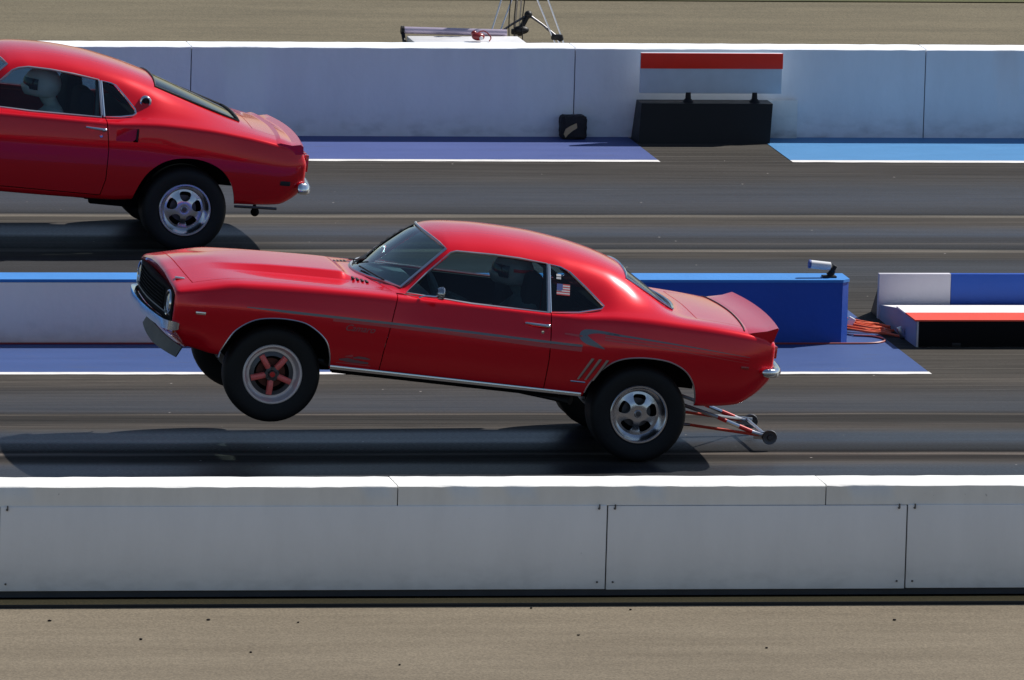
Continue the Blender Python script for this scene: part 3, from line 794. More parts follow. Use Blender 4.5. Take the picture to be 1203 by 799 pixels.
# --- stripes and badges
for s_ in (-1, 1):
    pts = []
    for k in range(40):
        x = -.27+(2.24+.27)*k/39; zc = .838-.004*math.sin(k/39*PI)-.012*sstep(1.2, 2.2, x); w = .007*min(1, (x+.3)*3)+.002
        if abs(x-.83) < .012 or abs(x-1.995) < .012: continue
        pts.append((x, zc-w, zc+w))
    C1.part('side_stripe', C1.strip(pts, s_), M['grey'])
    C1.part('side_stripe', C1.strip([(x, a-.022-.012*sstep(.6, 2.1, x), a-.004) for x, a, b in pts if x > .35], s_), M['ghost'])
    # curled head of the rear stripe, tapering tail toward the bumper
    cp = catmull([(2.500, .934, .007), (2.40, .939, .009), (2.31, .938, .014), (2.250, .922, .024), (2.240, .896, .030), (2.275, .868, .026), (2.335, .845, .017), (2.405, .822, .003)], 6)
    rv = []; rf = []
    for q, p in enumerate(cp):
        t_ = (cp[min(q+1, len(cp)-1)]-cp[max(q-1, 0)]); n2 = V((-t_.y, t_.x)).normalized()
        for u_ in (-1, -.5, 0, .5, 1):
            X, Z = p.x+n2.x*p.z*u_, p.y+n2.y*p.z*u_; rv.append((X, C1.sy(X, Z, s_)+s_*.003, Z))
    for q in range(len(cp)-1):
        for u_ in range(4): rf.append((q*5+u_, q*5+u_+1, q*5+u_+6, q*5+u_+5))
    C1.part('stripe_curl', pydata(rv, rf), M['grey'])
    C1.part('side_stripe', C1.strip([(2.10+.012*k, .895-.012*k/16, .905-.010*k/16+.004*math.sin(k*.2)) for k in range(12)], s_), M['ghost'])
    for j, (o1, w1, mm) in enumerate(((0, .008, 'grey'), (-.024, .006, 'ghost'), (-.046, .005, 'ghost'))):
        tl = []
        for k in range(34):
            t = k/33; x = 2.40+1.10*t; zc = .934-.006*math.sin(t*PI)-.060*t*t+o1; w = w1*(1-.85*t)
            tl.append((x, zc-w, zc+w))
        C1.part('side_stripe', C1.strip(tl, s_), M[mm])
    # three slanted gills ahead of the rear wheel
    for g in range(3):
        x = 2.235+g*.055
        gb = MB(); z0, z1 = .575, .742
        lean = .085
        ring = [(x, z0), (x+lean, z1), (x+lean+.020, z1), (x+.014, z0)]
        pl = [(a, C1.sy(a, b, s_)+s_*.001, b) for a, b in ring]
        gb.prism(pl, (0, s_*.006, 0))
        pg = C1.mb('gill', gb, M['satin'], None)
        gb = MB(); ring = [(x+.008, z0+.01), (x+lean+.003, z1-.01), (x+lean+.008, z1-.01), (x+.012, z0+.01)]
        gb.prism([(a+.012, C1.sy(a, b, s_)+s_*.004, b) for a, b in ring], (0, s_*.005, 0))
        C1.mb('gill_slot', gb, M['gap'], pg)
    C1.mb('gill_badge', MB().tube([(2.19, C1.sy(2.19, .556, s_)+s_*.003, .556), (2.30, C1.sy(2.3, .556, s_)+s_*.003, .556)], .006, 6), M['chrome'])
    # sill moulding, arch trims
    C1.mb('sill_moulding', MB().tube([(.405+(2.285-.405)*k/20, C1.sy(.4+1.88*k/20, .462, s_)+s_*.004, .460) for k in range(21)], 1, sec=[(-.010, -.011), (.006, -.014), (.010, 0), (.006, .014), (-.010, .011)]), M['chrome'])
    C1.mb('arch_trim', C1.trim([p for p in fa if p[1] > .44], .0055, s_, lift=.0), M['satin'])
    C1.mb('arch_trim', C1.trim([p for p in ra if p[1] > .46], .0055, s_, lift=.0), M['satin'])
    # side marker lamps
    for (x, z, w_, mm) in ((-.60, .752, .075, 'chrome'), (3.47, .795, .06, 'tail')):
        mbk = MB(); mbk.box((x, C1.sy(x, z, s_)+s_*.003, z), (w_, .014, .022), bevel=.004)
        C1.mb('side_marker', mbk, M[mm])
    # mirror
    if s_ < 0:
        mm_ = MB(); yb = C1.sy(1.03, 1.02)
        mm_.tube(catmull([(1.00, yb+.01, 1.035), (1.04, yb-.01, 1.055), (1.10, yb-.07, 1.066), (1.135, yb-.10, 1.078)], 4), .007, 8)
        mir = C1.mb('door_mirror', mm_, M['chrome'])
    sh = MB(); sh.lathe([(.0, -.036), (.034, -.032), (.047, -.012), (.050, .012), (.046, .018), (0, .012)], (1.135, yb-.11, 1.100), axis='x', n=22)
    C1.mb('mirror_shell', sh, M['chrome'], mir)
# script badge and sponsor decal on the front wing
C1.part('script_badge', text_on_side(C1, 'Camaro', .068, .465, .748, shear=.5), M['faint'])
C1.part('fender_decal', join([C1.strip([(.46, .522, .53), (.52, .512, .545), (.58, .51, .535), (.68, .512, .526)]), C1.strip([(.56, .545, .551), (.60, .545, .565), (.65, .545, .563), (.69, .548, .553)])]), M['faint'])
C1.part('fender_decal', join([C1.strip([(.44, .498, .504), (.56, .496, .508), (.70, .497, .503)]), C1.strip([(.50, .552, .556), (.55, .552, .572), (.56, .56, .566)])]), M['ghost'])
C1.part('fender_decal', text_on_side(C1, 'RACING', .028, .50, .514, shear=.4, offset=.0), M['fl_w']) if False else None
eb = MB(); zc = C1.sz(-.735, -.60); eb.box((-.735, -.60, zc+.004), (.07, .05, .012), bevel=.004); C1.mb('nose_badge', eb, M['satin'])
# cowl vents behind the hood bulge
for s_ in (-1, 1):
    for k in range(4):
        x = .545+.03*k
        vb = MB(); vb.box((x+.03, s_*(.40+.028*k), C1.sz(x+.03, s_*(.40+.028*k))+.003), (.018, .10, .006), rot=None, bevel=.002)
        C1.mb('cowl_slot', vb, M['gap'])
for s_ in (-1, 1):  # wipers
    wb = MB(); wb.tube([(.70, s_*.35+.1, 1.075), (.735, s_*.35-.2, 1.12), (.78, s_*.35-.42, 1.17)] if False else on_top_loop([(.70, s_*.3+.25, 1.08), (.72, s_*.3, 1.10), (.76, s_*.3-.25, 1.12)], WN, .015), .006, 6)
    C1.mb('wiper', wb, M['black'])
# --- spoiler
sp = MB(); rows = []
for k in range(-12, 13):
    y = k/12*.865; a = (abs(k)/12)**2; dx = -.045*a
    zb = C1.sz(3.53+dx, y)
    e = 1 if abs(k) < 12 else .0
    rows.append([(3.50+dx, y, zb-.004), (3.55+dx, y, zb+.012), (3.66+dx, y, 1.082-.006*a), (3.733+dx, y, 1.118-.012*a), (3.742+dx, y, 1.112-.012*a), (3.730+dx, y, 1.06), (3.715+dx, y, 1.0), (3.60+dx, y, 1.0)])
bmv = [[sp.bm.verts.new(p) for p in r] for r in rows]
for A, B in zip(bmv, bmv[1:]):
    for j in range(8): sp.bm.faces.new((A[j], A[(j+1) % 8], B[(j+1) % 8], B[j]))
sp.bm.faces.new(bmv[0]); sp.bm.faces.new(bmv[-1][::-1])
C1.mb('boot_spoiler', sp, M['red'], ang=28)
C1.mb('spoiler_seal', MB().tube([(3.496-.045*(abs(k)/10)**2, k/10*.82, C1.sz(3.496-.045*(abs(k)/10)**2, k/10*.82)+.002) for k in range(-10, 11)], .006, 6), M['gap'])
# --- bumpers
def bumper(car, path, sec, name='bumper', m='chrome'):
    pp = catmull(path, 6); n = len(pp)
    b = MB(); b.tube(pp, [(.12, .52, .72, .84, .92, .97)[min(i, n-1-i)] if min(i, n-1-i) < 6 else 1 for i in range(n)], sec=sec); return car.mb(name, b, M[m], ang=50)
def mirror_path(h): return [(x, -y, z) for x, y, z in h]+[(x, y, z) for x, y, z in h[::-1][1:]]
half = [(-.735, .872, .634), (-.785, .868, .634), (-.822, .815, .634), (-.845, .68, .634), (-.868, .38, .634), (-.880, 0, .634)]
fsec = [(-.020, -.034), (.006, -.035), (.022, -.026), (.030, -.010), (.031, .008), (.024, .022), (.008, .031), (-.020, .032)]
bumper(C1, mirror_path(half)[::-1], [(-u, w) for u, w in fsec])
half = [(3.60, .925, .775), (3.66, .918, .775), (3.715, .87, .775), (3.755, .72, .775), (3.78, .4, .775), (3.79, 0, .775)]
bumper(C1, mirror_path(half), [(.03*math.cos(q*PI/8), .036*math.sin(q*PI/8)) for q in range(16)][::-1])
# --- nose: grille, lamps, valance, air dam
gb = MB(); gv = []
for k in range(-10, 11):
    y = k/10*.828; a = abs(k)/10
    zt = .870+.024*(1-a**2.2)-(.012 if abs(k) == 10 else 0)
    ring = []
    for z, o_ in ((.650, -.007), (.74, -.009), (.82, -.009), (zt, -.007), (zt, .03), (.650, .03)):
        ring.append(gb.bm.verts.new((warp1(-.94, y, z)+o_, y, z)))
    gv.append(ring)
for A, B in zip(gv, gv[1:]):
    for q in range(6): gb.bm.faces.new((A[q], A[(q+1) % 6], B[(q+1) % 6], B[q]))
gb.bm.faces.new(gv[0]); gb.bm.faces.new(gv[-1][::-1])
gr = C1.mb('grille', gb, M['under'])
bb = MB()
for zz in (.72, .745, .77, .795, .82, .845):
    bb.tube([(warp1(-.94, k/8*.58, .85)-.014, k/8*.55, zz) for k in range(-8, 9)], .005, 5)
for yy in range(-11, 12): bb.tube([(warp1(-.94, yy*.05, .85)-.012, yy*.05, .695), (warp1(-.94, yy*.05, .85)-.012, yy*.05, .865)], .003, 4)
C1.mb('grille_bars', bb, M['under'], gr)
C1.mb('grille_trim', MB().tube([(warp1(-.94, k/8*.80, .85)-.012, k/8*.80, .700) for k in range(-8, 9)], .007, 6), M['steel'], gr)
for s_ in (-1, 1):
    xh = warp1(-.94, .68, .8)+.004
    hl = C1.mb('headlight', MB().lathe([(.0, -.022), (.04, -.020), (.075, -.008), (.083, .008), (.083, .05)], (xh, s_*.69, .775), axis='x', n=32), M['lens'])
    C1.mb('headlight_ring', MB().lathe([(.083, -.014), (.092, -.018), (.098, -.008), (.100, .05)], (xh, s_*.69, .775), axis='x', n=32), M['chrome'], hl)
    pk = MB().lathe([(0, -.012), (.035, -.008), (.042, .01), (.042, .04)], (C1.sx(s_*.5, .565)+.004, s_*.5, .565), axis='x', n=20)
    C1.mb('parking_lamp', pk, M['amber'])
dp = []
dm = MB(); dmr = []
for k in range(-14, 15):
    y = k/14*.80; a = abs(k)/14
    xf = -.735+.045*a**2.2
    zt, zb = .475, .372+.025*a
    dmr.append([dm.bm.verts.new(p) for p in ((xf, y, zt), (xf-.035, y, zb), (xf-.028, y, zb-.004), (xf+.012, y, zt))])
for A, B in zip(dmr, dmr[1:]):
    for j in range(4): dm.bm.faces.new((A[j], A[(j+1) % 4], B[(j+1) % 4], B[j]))
dm.bm.faces.new(dmr[0]); dm.bm.faces.new(dmr[-1][::-1])
C1.mb('air_dam', dm, M['dam'])
# tail lamps on the rear face
for s_ in (-1, 1):
    tb = MB(); xx = 3.705
    tb.box((xx+.02, s_*.55, .905), (.03, .36, .09), bevel=.008); C1.mb('tail_lamp', tb, M['tail'])
# --- underbody, engine block-out, cabin
def underbody(car, zf, zr):
    b = MB()
    b.box((-.17, 0, zf+.16), (.9, .96, .30)); b.box((1.32, 0, zf), (1.78, 1.58, .05)); b.box((2.9, 0, zf+.26), (1.35, .9, .05))
    b.box((2.26, 0, zf+.13), (.06, 1.2, .30)); b.box((1.32, .60, zf-.045), (1.7, .09, .06)); b.box((1.32, -.60, zf-.045), (1.7, .09, .06))
    for s_ in (-1, 1):
        b.box((0, s_*.49, .66), (.96, .04, .40)); b.box((2.72, s_*.49, .72), (.94, .04, .36))
    car.mb('underbody', b, M['under'])
    g = MB(); g.tube([(.2, .0, zf-.02), (.55, 0, zf-.03), (1.0, 0, zf-.0)], [.16, .12, .06], 14)
    g.tube([(.9, 0, .42), (2.743, 0, .36)], .045, 12)
    car.mb('driveshaft', g, M['under'])
    a = MB(); a.tube([(2.743, -.62, zr), (2.743, .62, zr)], .045, 14); a.sphere((2.743, 0, zr), .15, (1, 1, 1)); a.tube([(2.5, -.40, zr+.04), (2.2, -.40, zf+.05)], .03, 8); a.tube([(2.5, .40, zr+.04), (2.2, .40, zf+.05)], .03, 8)
    car.mb('rear_axle', a, M['under'])
    f = MB(); f.tube([(.0, -.62, .34), (0, .62, .34)], .035, 10); f.tube([(0, -.6, .34), (.1, -.3, zf+.02)], .02, 8); f.tube([(0, .6, .34), (.1, .3, zf+.02)], .02, 8)
    car.mb('front_suspension', f, M['under'])
underbody(C1, .46, .355)
e = MB()
for s_ in (-1, 1):
    e = MB(); e.tube(catmull([(.15, s_*.40, .52), (.45, s_*.46, .43), (.85, s_*.46, .405), (1.25, s_*.48, .41)], 4), .034, 10)
    C1.mb('exhaust_header', e, M['steel'])
    e = MB(); e.tube(catmull([(1.9, s_*.52, .40), (2.15, s_*.52, .375), (2.27, s_*.62, .37)], 4), .034, 10); C1.mb('exhaust_tip', e, M['steel'])
db = MB(); db.box((.98, 0, .97), (.34, 1.36, .13), bevel=.04); C1.mb('dashboard', db, M['dash'])
seat(C1, 1.62, -.37, .66, M['fabric']); seat(C1, 1.62, .37, .66, M['fabric'])
rb = MB(); rb.box((2.25, 0, .85), (.08, 1.3, .42), bevel=.03); rb.box((2.62, 0, 1.04), (.62, 1.1, .03)); C1.mb('rear_bulkhead', rb, M['under'])
steering(C1, 1.22, -.37, 1.0)
cage(C1, 1.32, 1.98, 1.355, m=M['black'])
for s_ in (-1, 1):  # inner door trim
    ib = MB(); ib.box((1.45, s_*.735, .80), (1.15, .03, .46), bevel=.01); C1.mb('door_trim', ib, M['fabric'])
# --- wheels
FW, RW = .355, .36
for s_ in (-1, 1):
    make_wheel(C1, 0, s_*.845, .357, .20, .213, 'front', s_, z=.350)
    make_wheel(C1, 2.743, s_*.885, .357, .33, .210, 'rear', s_, z=.357, wrinkle=True)
# --- wheelie bars
wbar = MB()
for s_ in (-1, 1):
    y = s_*.33
    wbar.tube([(2.95, y, .44), (3.45, y, .325)], .014, 8)
    wbar.tube([(3.72, y, .243), (3.85, y, .222)], .016, 8)
    wbar.tube([(2.90, y, .24), (3.25, y, .245)], .012, 8)
    wbar.box((3.80, y, .225), (.12, .012, .06), bevel=.004)
    wbar.tube([(2.93, y, .46), (2.93, y, .22)], .02, 8)
wbar.tube([(3.82, -.37, .235), (3.82, .37, .235)], .013, 8); wbar.tube([(3.35, -.33, .34), (3.78, .33, .235)], .009, 8)
wheelie = C1.mb('wheelie_bar', wbar, M['satin'])
for s_ in (-1, 1):
    y = s_*.33
    C1.mb('red_tube', MB().tube([(3.45, y, .325), (3.52, y, .303)], .0145, 8), M['redm'], wheelie)
    C1.mb('red_tube', MB().tube([(3.62, y, .274), (3.72, y, .245)], .0165, 8), M['redm'], wheelie)
    C1.mb('bright_tube', MB().tube([(3.52, y, .303), (3.62, y, .274)], .015, 8), M['chrome'], wheelie)
    C1.mb('lower_tube', MB().tube([(3.25, y, .245), (3.78, y, .225)], .011, 8), M['coral'], wheelie)
    C1.mb('caster_wheel', MB().lathe([(.0, -.022), (.018, -.022), (.022, -.012), (.042, -.012), (.052, -.016), (.056, 0), (.052, .016), (.042, .012), (.022, .012), (.018, .022), (0, .022)], (3.855, y+s_*.03, .222), n=24), M['steel'], wheelie)
driver(1.76, 1.245, -.37, coupe.matrix_world.copy(), M['suit'], M['helm'], 'driver in dark suit and dark visored helmet at the wheel of the near wheels-up coupe')

# ==================================================================== FASTBACK (far lane)
T2 = [
 [(-1.0, 0, .42), (0, 0, .38), (1.2, 0, .355), (2.1, 0, .37), (2.4, 0, .40), (3.14, 0, .43), (3.5, 0, .455), (3.62, 0, .52), (3.70, 0, .60)],
 [(-1.0, .74, .42), (0, .80, .38), (1.2, .82, .355), (2.1, .82, .37), (2.4, .82, .40), (3.14, .82, .43), (3.5, .80, .455), (3.62, .79, .52), (3.70, .77, .60)],
 [(-1.0, .80, .44), (0, .87, .40), (1.2, .89, .375), (2.1, .89, .39), (2.4, .89, .42), (3.14, .89, .45), (3.5, .87, .475), (3.62, .85, .545), (3.70, .82, .625)],
 [(-1.0, .83, .52), (0, .905, .50), (1.2, .915, .50), (2.1, .915, .51), (2.75, .93, .54), (3.14, .925, .55), (3.5, .905, .57), (3.62, .885, .62), (3.70, .85, .68)],
 [(-1.0, .85, .62), (0, .925, .66), (1.2, .93, .66), (2.1, .93, .68), (2.75, .95, .71), (3.14, .945, .70), (3.5, .92, .69), (3.62, .90, .71), (3.70, .865, .74)],
 [(-1.0, .86, .76), (0, .93, .82), (1.2, .93, .83), (2.1, .93, .84), (2.75, .945, .86), (3.14, .94, .85), (3.5, .915, .82), (3.62, .895, .81), (3.70, .865, .80)],
 [(-1.0, .855, .86), (-.5, .895, .93), (0, .90, .97), (.8, .90, 1.0), (1.2, .90, 1.01), (2.1, .905, 1.012), (2.35, .915, 1.03), (2.55, .92, 1.038), (2.86, .92, 1.03), (3.18, .91, 1.0), (3.42, .895, .965), (3.6, .88, .935), (3.70, .86, .905)],
 [(-1.0, .76, .88), (-.5, .79, .955), (0, .79, .99), (.8, .79, 1.02), (1.2, .785, 1.03), (2.0, .785, 1.035), (2.2, .78, 1.055), (2.45, .785, 1.085), (2.7, .79, 1.082), (3.0, .80, 1.05), (3.3, .80, 1.01), (3.6, .80, .955), (3.70, .79, .925)],
 [(-1.0, .42, .90), (-.5, .42, .98), (0, .42, 1.02), (.6, .43, 1.045), (.74, .60, 1.05), (.885, .695, 1.060), (1.05, .645, 1.205), (1.225, .605, 1.362), (1.4, .605, 1.388), (1.7, .61, 1.385), (1.94, .61, 1.365), (2.15, .605, 1.335), (2.37, .59, 1.285), (2.6, .585, 1.215), (2.84, .585, 1.145), (3.1, .60, 1.075), (3.3, .62, 1.03), (3.6, .64, .965), (3.70, .65, .93)],
 [(-1.0, .33, .905), (-.5, .33, .985), (0, .33, 1.028), (.6, .34, 1.052), (.68, .35, 1.06), (.9, .35, 1.235), (1.13, .35, 1.42), (1.17, .35, 1.438), (1.35, .36, 1.468), (1.6, .37, 1.475), (1.9, .37, 1.455), (2.15, .37, 1.41), (2.4, .37, 1.345), (2.6, .38, 1.28), (2.84, .38, 1.195), (3.1, .38, 1.105), (3.28, .38, 1.045), (3.6, .4, .97), (3.70, .4, .935)],
 [(-1.0, 0, .91), (-.5, 0, .995), (0, 0, 1.035), (.6, 0, 1.06), (.63, 0, 1.062), (.85, 0, 1.24), (1.07, 0, 1.415), (1.12, 0, 1.448), (1.3, 0, 1.488), (1.5, 0, 1.498), (1.85, 0, 1.475), (2.15, 0, 1.425), (2.42, 0, 1.355), (2.6, 0, 1.298), (2.84, 0, 1.213), (3.1, 0, 1.118), (3.3, 0, 1.048), (3.6, 0, .975), (3.70, 0, .94)],
]
def sm2(i, x): return [.9, .35, .7, .93, .93, .8, .42, .6, .75, .92, .95][i]
def warp2(x, y, z):
    w = sstep(-.30, -1.0, x); a = min(1, abs(y)/.88)
    x2 = x+w*(.12*a**2)+w*.08*sstep(.66, .42, z)
    r = sstep(3.3, 3.70, x)
    x2 += r*(.02-.06*a**3)+r*.035*sstep(.92, .80, z)-.0*r
    return x2
loft2 = Loft(T2, sm2, warp2, -1.0, 3.70, extra=(.63, 1.10, 1.225))
fast = empty('coupe')
pit2 = math.radians(5.2)
fast.matrix_world = car_matrix((-1.812, 10.18, .342), pit2, .355)
tag(fast, 'red fastback coupe in the far lane, cut off by the left edge of the picture', 'car', 'red drag racing coupes')
C2 = Car(fast, loft2, M['red2'])
rarch2 = [(2.25, .25), (2.289, .372), (2.325, .49), (2.371, .594), (2.425, .665), (2.496, .725), (2.58, .765), (2.68, .785), (2.79, .787), (2.896, .765), (2.985, .725), (3.05, .668), (3.10, .59), (3.13, .50), (3.143, .41), (3.143, .25)]
farch2 = [(-.43, .25), (-.42, .44), (-.36, .60), (-.25, .72), (-.1, .77), (.1, .77), (.25, .72), (.36, .60), (.42, .44), (.43, .25)]
fa2 = [(p.x, p.y) for p in catmull([(*p, 0) for p in farch2], 3)]; ra2 = [(p.x, p.y) for p in catmull([(*p, 0) for p in rarch2], 3)]
win2 = [(.95, 1.047), (1.10, 1.185), (1.25, 1.325), (1.30, 1.347), (1.38, 1.362), (1.56, 1.358), (1.75, 1.342), (1.955, 1.315), (1.985, 1.042), (1.4, 1.040)]
qwin2 = [(2.015, 1.045), (1.985, 1.308), (2.06, 1.296), (2.10, 1.283), (2.18, 1.205), (2.262, 1.118), (2.268, 1.092), (2.245, 1.076), (2.15, 1.058)]
rwin2 = [(3.17, k/4*.50, 1.07) for k in range(-4, 5)]+[(2.46, k/4*.50, 1.33) for k in range(4, -5, -1)]
for s_ in (-1, 1):
    y0, y1 = (-1.2, -.4) if s_ < 0 else (.4, 1.2)
    z0, z1 = (-1.2, -.5) if s_ < 0 else (.5, 1.2)
    C2.cut(prism_y(fa2, z0, z1)); C2.cut(prism_y(ra2, z0, z1)); C2.cut(prism_y(win2, y0, y1)); C2.cut(prism_y(qwin2, y0, y1))
RN2 = (.33, 0, .94)
C2.cut(slab(wscr, WN, .12)); C2.cut(slab(rwin2, RN2, .08))
gp = [(-1.1, -.78, .64), (-1.1, .78, .64), (-1.1, .78, .82), (-1.1, -.78, .82)]
C2.cut(MB().prism(gp, (.27, 0, 0)).mesh())
door2 = [(.842, 1.036), (.815, .86), (.782, .62), (.772, .42), (2.03, .42), (2.06, .55), (2.055, .8), (2.02, 1.036)]
for s_ in (-1, 1):
    d = C2.panel('door', lambda p, s_=s_: prism_y(p, -1.2, -.70) if s_ < 0 else prism_y(p, .70, 1.2), door2)
    hb = MB(); y = lambda x, z: C2.sy(x, z, s_)
    hb.tube([(1.855, y(1.855, .962)+s_*.012, .962), (1.90, y(1.9, .96)+s_*.03, .960), (1.99, y(1.99, .955)+s_*.034, .956)], [.008, .010, .012], 8)
    hb.sphere((2.005, y(2.0, .955)+s_*.02, .953), .022, (1.1, .8, .75), 14, 10)
    C2.mb('handle', hb, M['chrome'], d)
    C2.mb('door_lock', MB().lathe([(0, s_*.012), (.012, s_*.011), (.016, s_*.004), (.016, 0)], (1.985, y(1.985, .902), .902), n=16), M['chrome'], d)
# recessed air scoop behind the door: sunk box with a lip
scoop = [(2.10, .985), (2.285, .995), (2.29, .955), (2.285, .865), (2.11, .872)]
for s_ in (-1, 1):
    yy = C2.sy(2.28, .93, s_)
    b = MB()
    vs = [(2.11, C2.sy(2.11, .975, s_)-s_*.006, .978), (2.292, yy-s_*.05, .985), (2.292, yy-s_*.05, .872), (2.11, C2.sy(2.11, .882, s_)-s_*.006, .880)]
    me = MB().prism([(2.11, C2.sy(2.11, .93, s_)+s_*.03, .978), (2.11, C2.sy(2.11, .93, s_)-s_*.002, .978), (2.292, yy-s_*.020, .985), (2.292, yy+s_*.03, .985)], (0, 0, -.108)).mesh()
    C2.cut(me)
    C2.mb('side_scoop', MB().tube([(2.285, yy-s_*.016, .98), (2.285, yy-s_*.016, .882)], .010, 6), M['gap'])
hood2 = [(-.90, -.72), (-.95, 0), (-.90, .72), (.74, .72), (.60, 0), (.74, -.72)]
C2.panel('hood', lambda p: prism_z(p, .80, 1.3), hood2)
trunk2 = [(3.27, -.60), (3.60, -.66), (3.60, .66), (3.27, .60)]
C2.panel('boot_lid', lambda p: prism_z(p, .88, 1.2), trunk2)
C2.part('body', C2.shell, M['red2'])
for s_ in (-1, 1):
    y0, y1 = (-1.2, -.4) if s_ < 0 else (.4, 1.2)
    w = C2.glass('side_window', prism_y(win2, y0, y1), M['glass'])
    q = C2.glass('quarter_window', prism_y(qwin2, y0, y1), M['glass'])
    C2.mb('window_trim', C2.trim(offset_poly(win2, .004), .009, s_, closed=True), M['satin'], w)
    C2.mb('window_trim', C2.trim(offset_poly(qwin2, .004), .010, s_, closed=True), M['chrome'], q)
    C2.mb('window_divider', C2.trim([(2.0, 1.05), (1.968, 1.31)], .012, s_), M['satin'], q)
    bx_, bz_ = 2.352, 1.182
    yy = C2.sy(bx_, bz_, s_)
    bd = C2.mb('pillar_badge', MB().lathe([(.026, s_*.004), (.036, s_*.018), (.046, s_*.014), (.052, s_*.004), (.052, -s_*.02)], (bx_, yy+s_*.004, bz_), n=28), M['alu'])
    C2.mb('badge_centre', MB().lathe([(0, s_*.010), (.012, s_*.010), (.015, s_*.004), (.03, s_*.002), (.03, -s_*.02)], (bx_, yy+s_*.004, bz_), n=24), M['black'], bd)
    for (x, z, w_, mm) in ((-.70, .62, .09, 'amber'), (3.535, .652, .085, 'gap')):
        mbk = MB(); mbk.box((x, C2.sy(x, z, s_)+s_*.002, z), (w_, .012, .038), bevel=.004); C2.mb('side_marker', mbk, M[mm])
    C2.mb('headlight', MB().lathe([(.0, -.022), (.04, -.020), (.075, -.008), (.083, .008), (.083, .05)], (-.86, s_*.66, .73), axis='x', n=28), M['lens'])
    tb = MB()
    for k in range(3): tb.box((3.735, s_*(.42+.11*k), .80), (.03, .07, .14), bevel=.006)
    C2.mb('tail_lamp', tb, M['tail'])
C2.mb('grille', MB().box((-.80, 0, .73), (.02, 1.56, .2)), M['under'])
C2.glass('windscreen', slab(wscr, WN, .12), M['wglass'])
rw2 = C2.glass('rear_window', slab(rwin2, RN2, .08), M['dglass'])
def loop2(poly, n, lift=.003):
    n = V(n).normalized(); out = []
    for p in poly:
        h = C2.bvh.ray_cast(V(p)+n*.4, -n); out.append(h[0]+n*lift if h[0] else V(p))
    return out
C2.mb('rear_window_trim', MB().tube(loop2(rwin2, RN2), .010, 6, closed=True), M['gap'], rw2)
C2.mb('windscreen_trim', MB().tube(loop2(wscr, WN), .011, 6, closed=True), M['satin'])
# duck tail
sp = MB(); rows = []
for k in range(-12, 13):
    y = k/12*.88; a = (abs(k)/12)**2; dx = -.055*a
    zb = C2.sz(3.50+dx, y)
    rows.append([(3.46+dx, y, zb-.004), (3.52+dx, y, zb+.012), (3.62+dx, y, .975-.012*a), (3.69+dx, y, .988-.012*a), (3.70+dx, y, .980-.012*a), (3.712+dx, y, .96), (3.72+dx, y, .90), (3.6+dx, y, .88)])
bmv = [[sp.bm.verts.new(p) for p in r] for r in rows]
for A, B in zip(bmv, bmv[1:]):
    for j in range(8): sp.bm.faces.new((A[j], A[(j+1) % 8], B[(j+1) % 8], B[j]))
sp.bm.faces.new(bmv[0]); sp.bm.faces.new(bmv[-1][::-1])
C2.mb('boot_spoiler', sp, M['red2'], ang=28)
half = [(3.64, .90, .618), (3.68, .892, .62), (3.73, .84, .62), (3.76, .6, .62), (3.775, .3, .62), (3.78, 0, .62)]
bumper(C2, mirror_path(half), [(.028*math.cos(q*PI/8)-.012*math.sin(q*PI/8), .048*math.sin(q*PI/8)) for q in range(16)][::-1])
half = [(-.80, .90, .58), (-.92, .84, .58), (-1.0, .6, .58), (-1.06, .3, .58), (-1.07, 0, .58)]
bumper(C2, mirror_path(half)[::-1], [(-u, w) for u, w in fsec])
underbody(C2, .42, .355)
C2.mb('tow_hook', MB().tube([(3.38, -.45, .46), (3.39, -.45, .35)], .014, 8).sphere((3.395, -.45, .335), .036), M['under'])
for s_ in (-1, 1): C2.mb('ladder_bar', MB().box((2.32, s_*.48, .345), (.62, .07, .12), bevel=.02).box((2.12, s_*.30, .36), (.3, .3, .1), bevel=.02), M['under'])
C2.mb('rear_brace', MB().tube([(3.15, -.86, .422), (3.50, -.84, .430)], .012, 6), M['steel'])
db = MB(); db.box((.98, 0, .96), (.34, 1.36, .13), bevel=.04); C2.mb('dashboard', db, M['black'])
seat(C2, 1.62, -.37, .60, M['fabric']); seat(C2, 1.62, .37, .60, M['fabric'])
rb = MB(); rb.box((2.25, 0, .85), (.08, 1.3, .42), bevel=.03); rb.box((2.72, 0, 1.0), (.9, 1.0, .03)); C2.mb('rear_bulkhead', rb, M['under'])
steering(C2, 1.16, -.37, 1.0)
cage(C2, 1.32, 1.98, 1.33, m=M['steel'])
for s_ in (-1, 1):
    make_wheel(C2, 0, s_*.845, .342, .20, .213, 'rear', s_, z=.350)
    make_wheel(C2, 2.743, s_*.905, .345, .33, .208, 'rear', s_, z=.357, wrinkle=True)
driver(1.545, 1.21, -.37, fast.matrix_world.copy(), M['suit2'], M['helmw'], 'driver in pale suit and white helmet at the wheel of the far fastback', white=True)

# ==================================================================== SETTING
def sheet(name, x0, x1, y0, y1, z, m, label=None, kind='structure', poly=None):
    pts = poly or [(x0, y0), (x1, y0), (x1, y1), (x0, y1)]
    me = pydata([(x, y, z) for x, y in pts], [tuple(range(len(pts)))])
    o = link(name, me, m, smooth=False); tag(o, kind=kind)
    if label: o['label'] = label
    return o

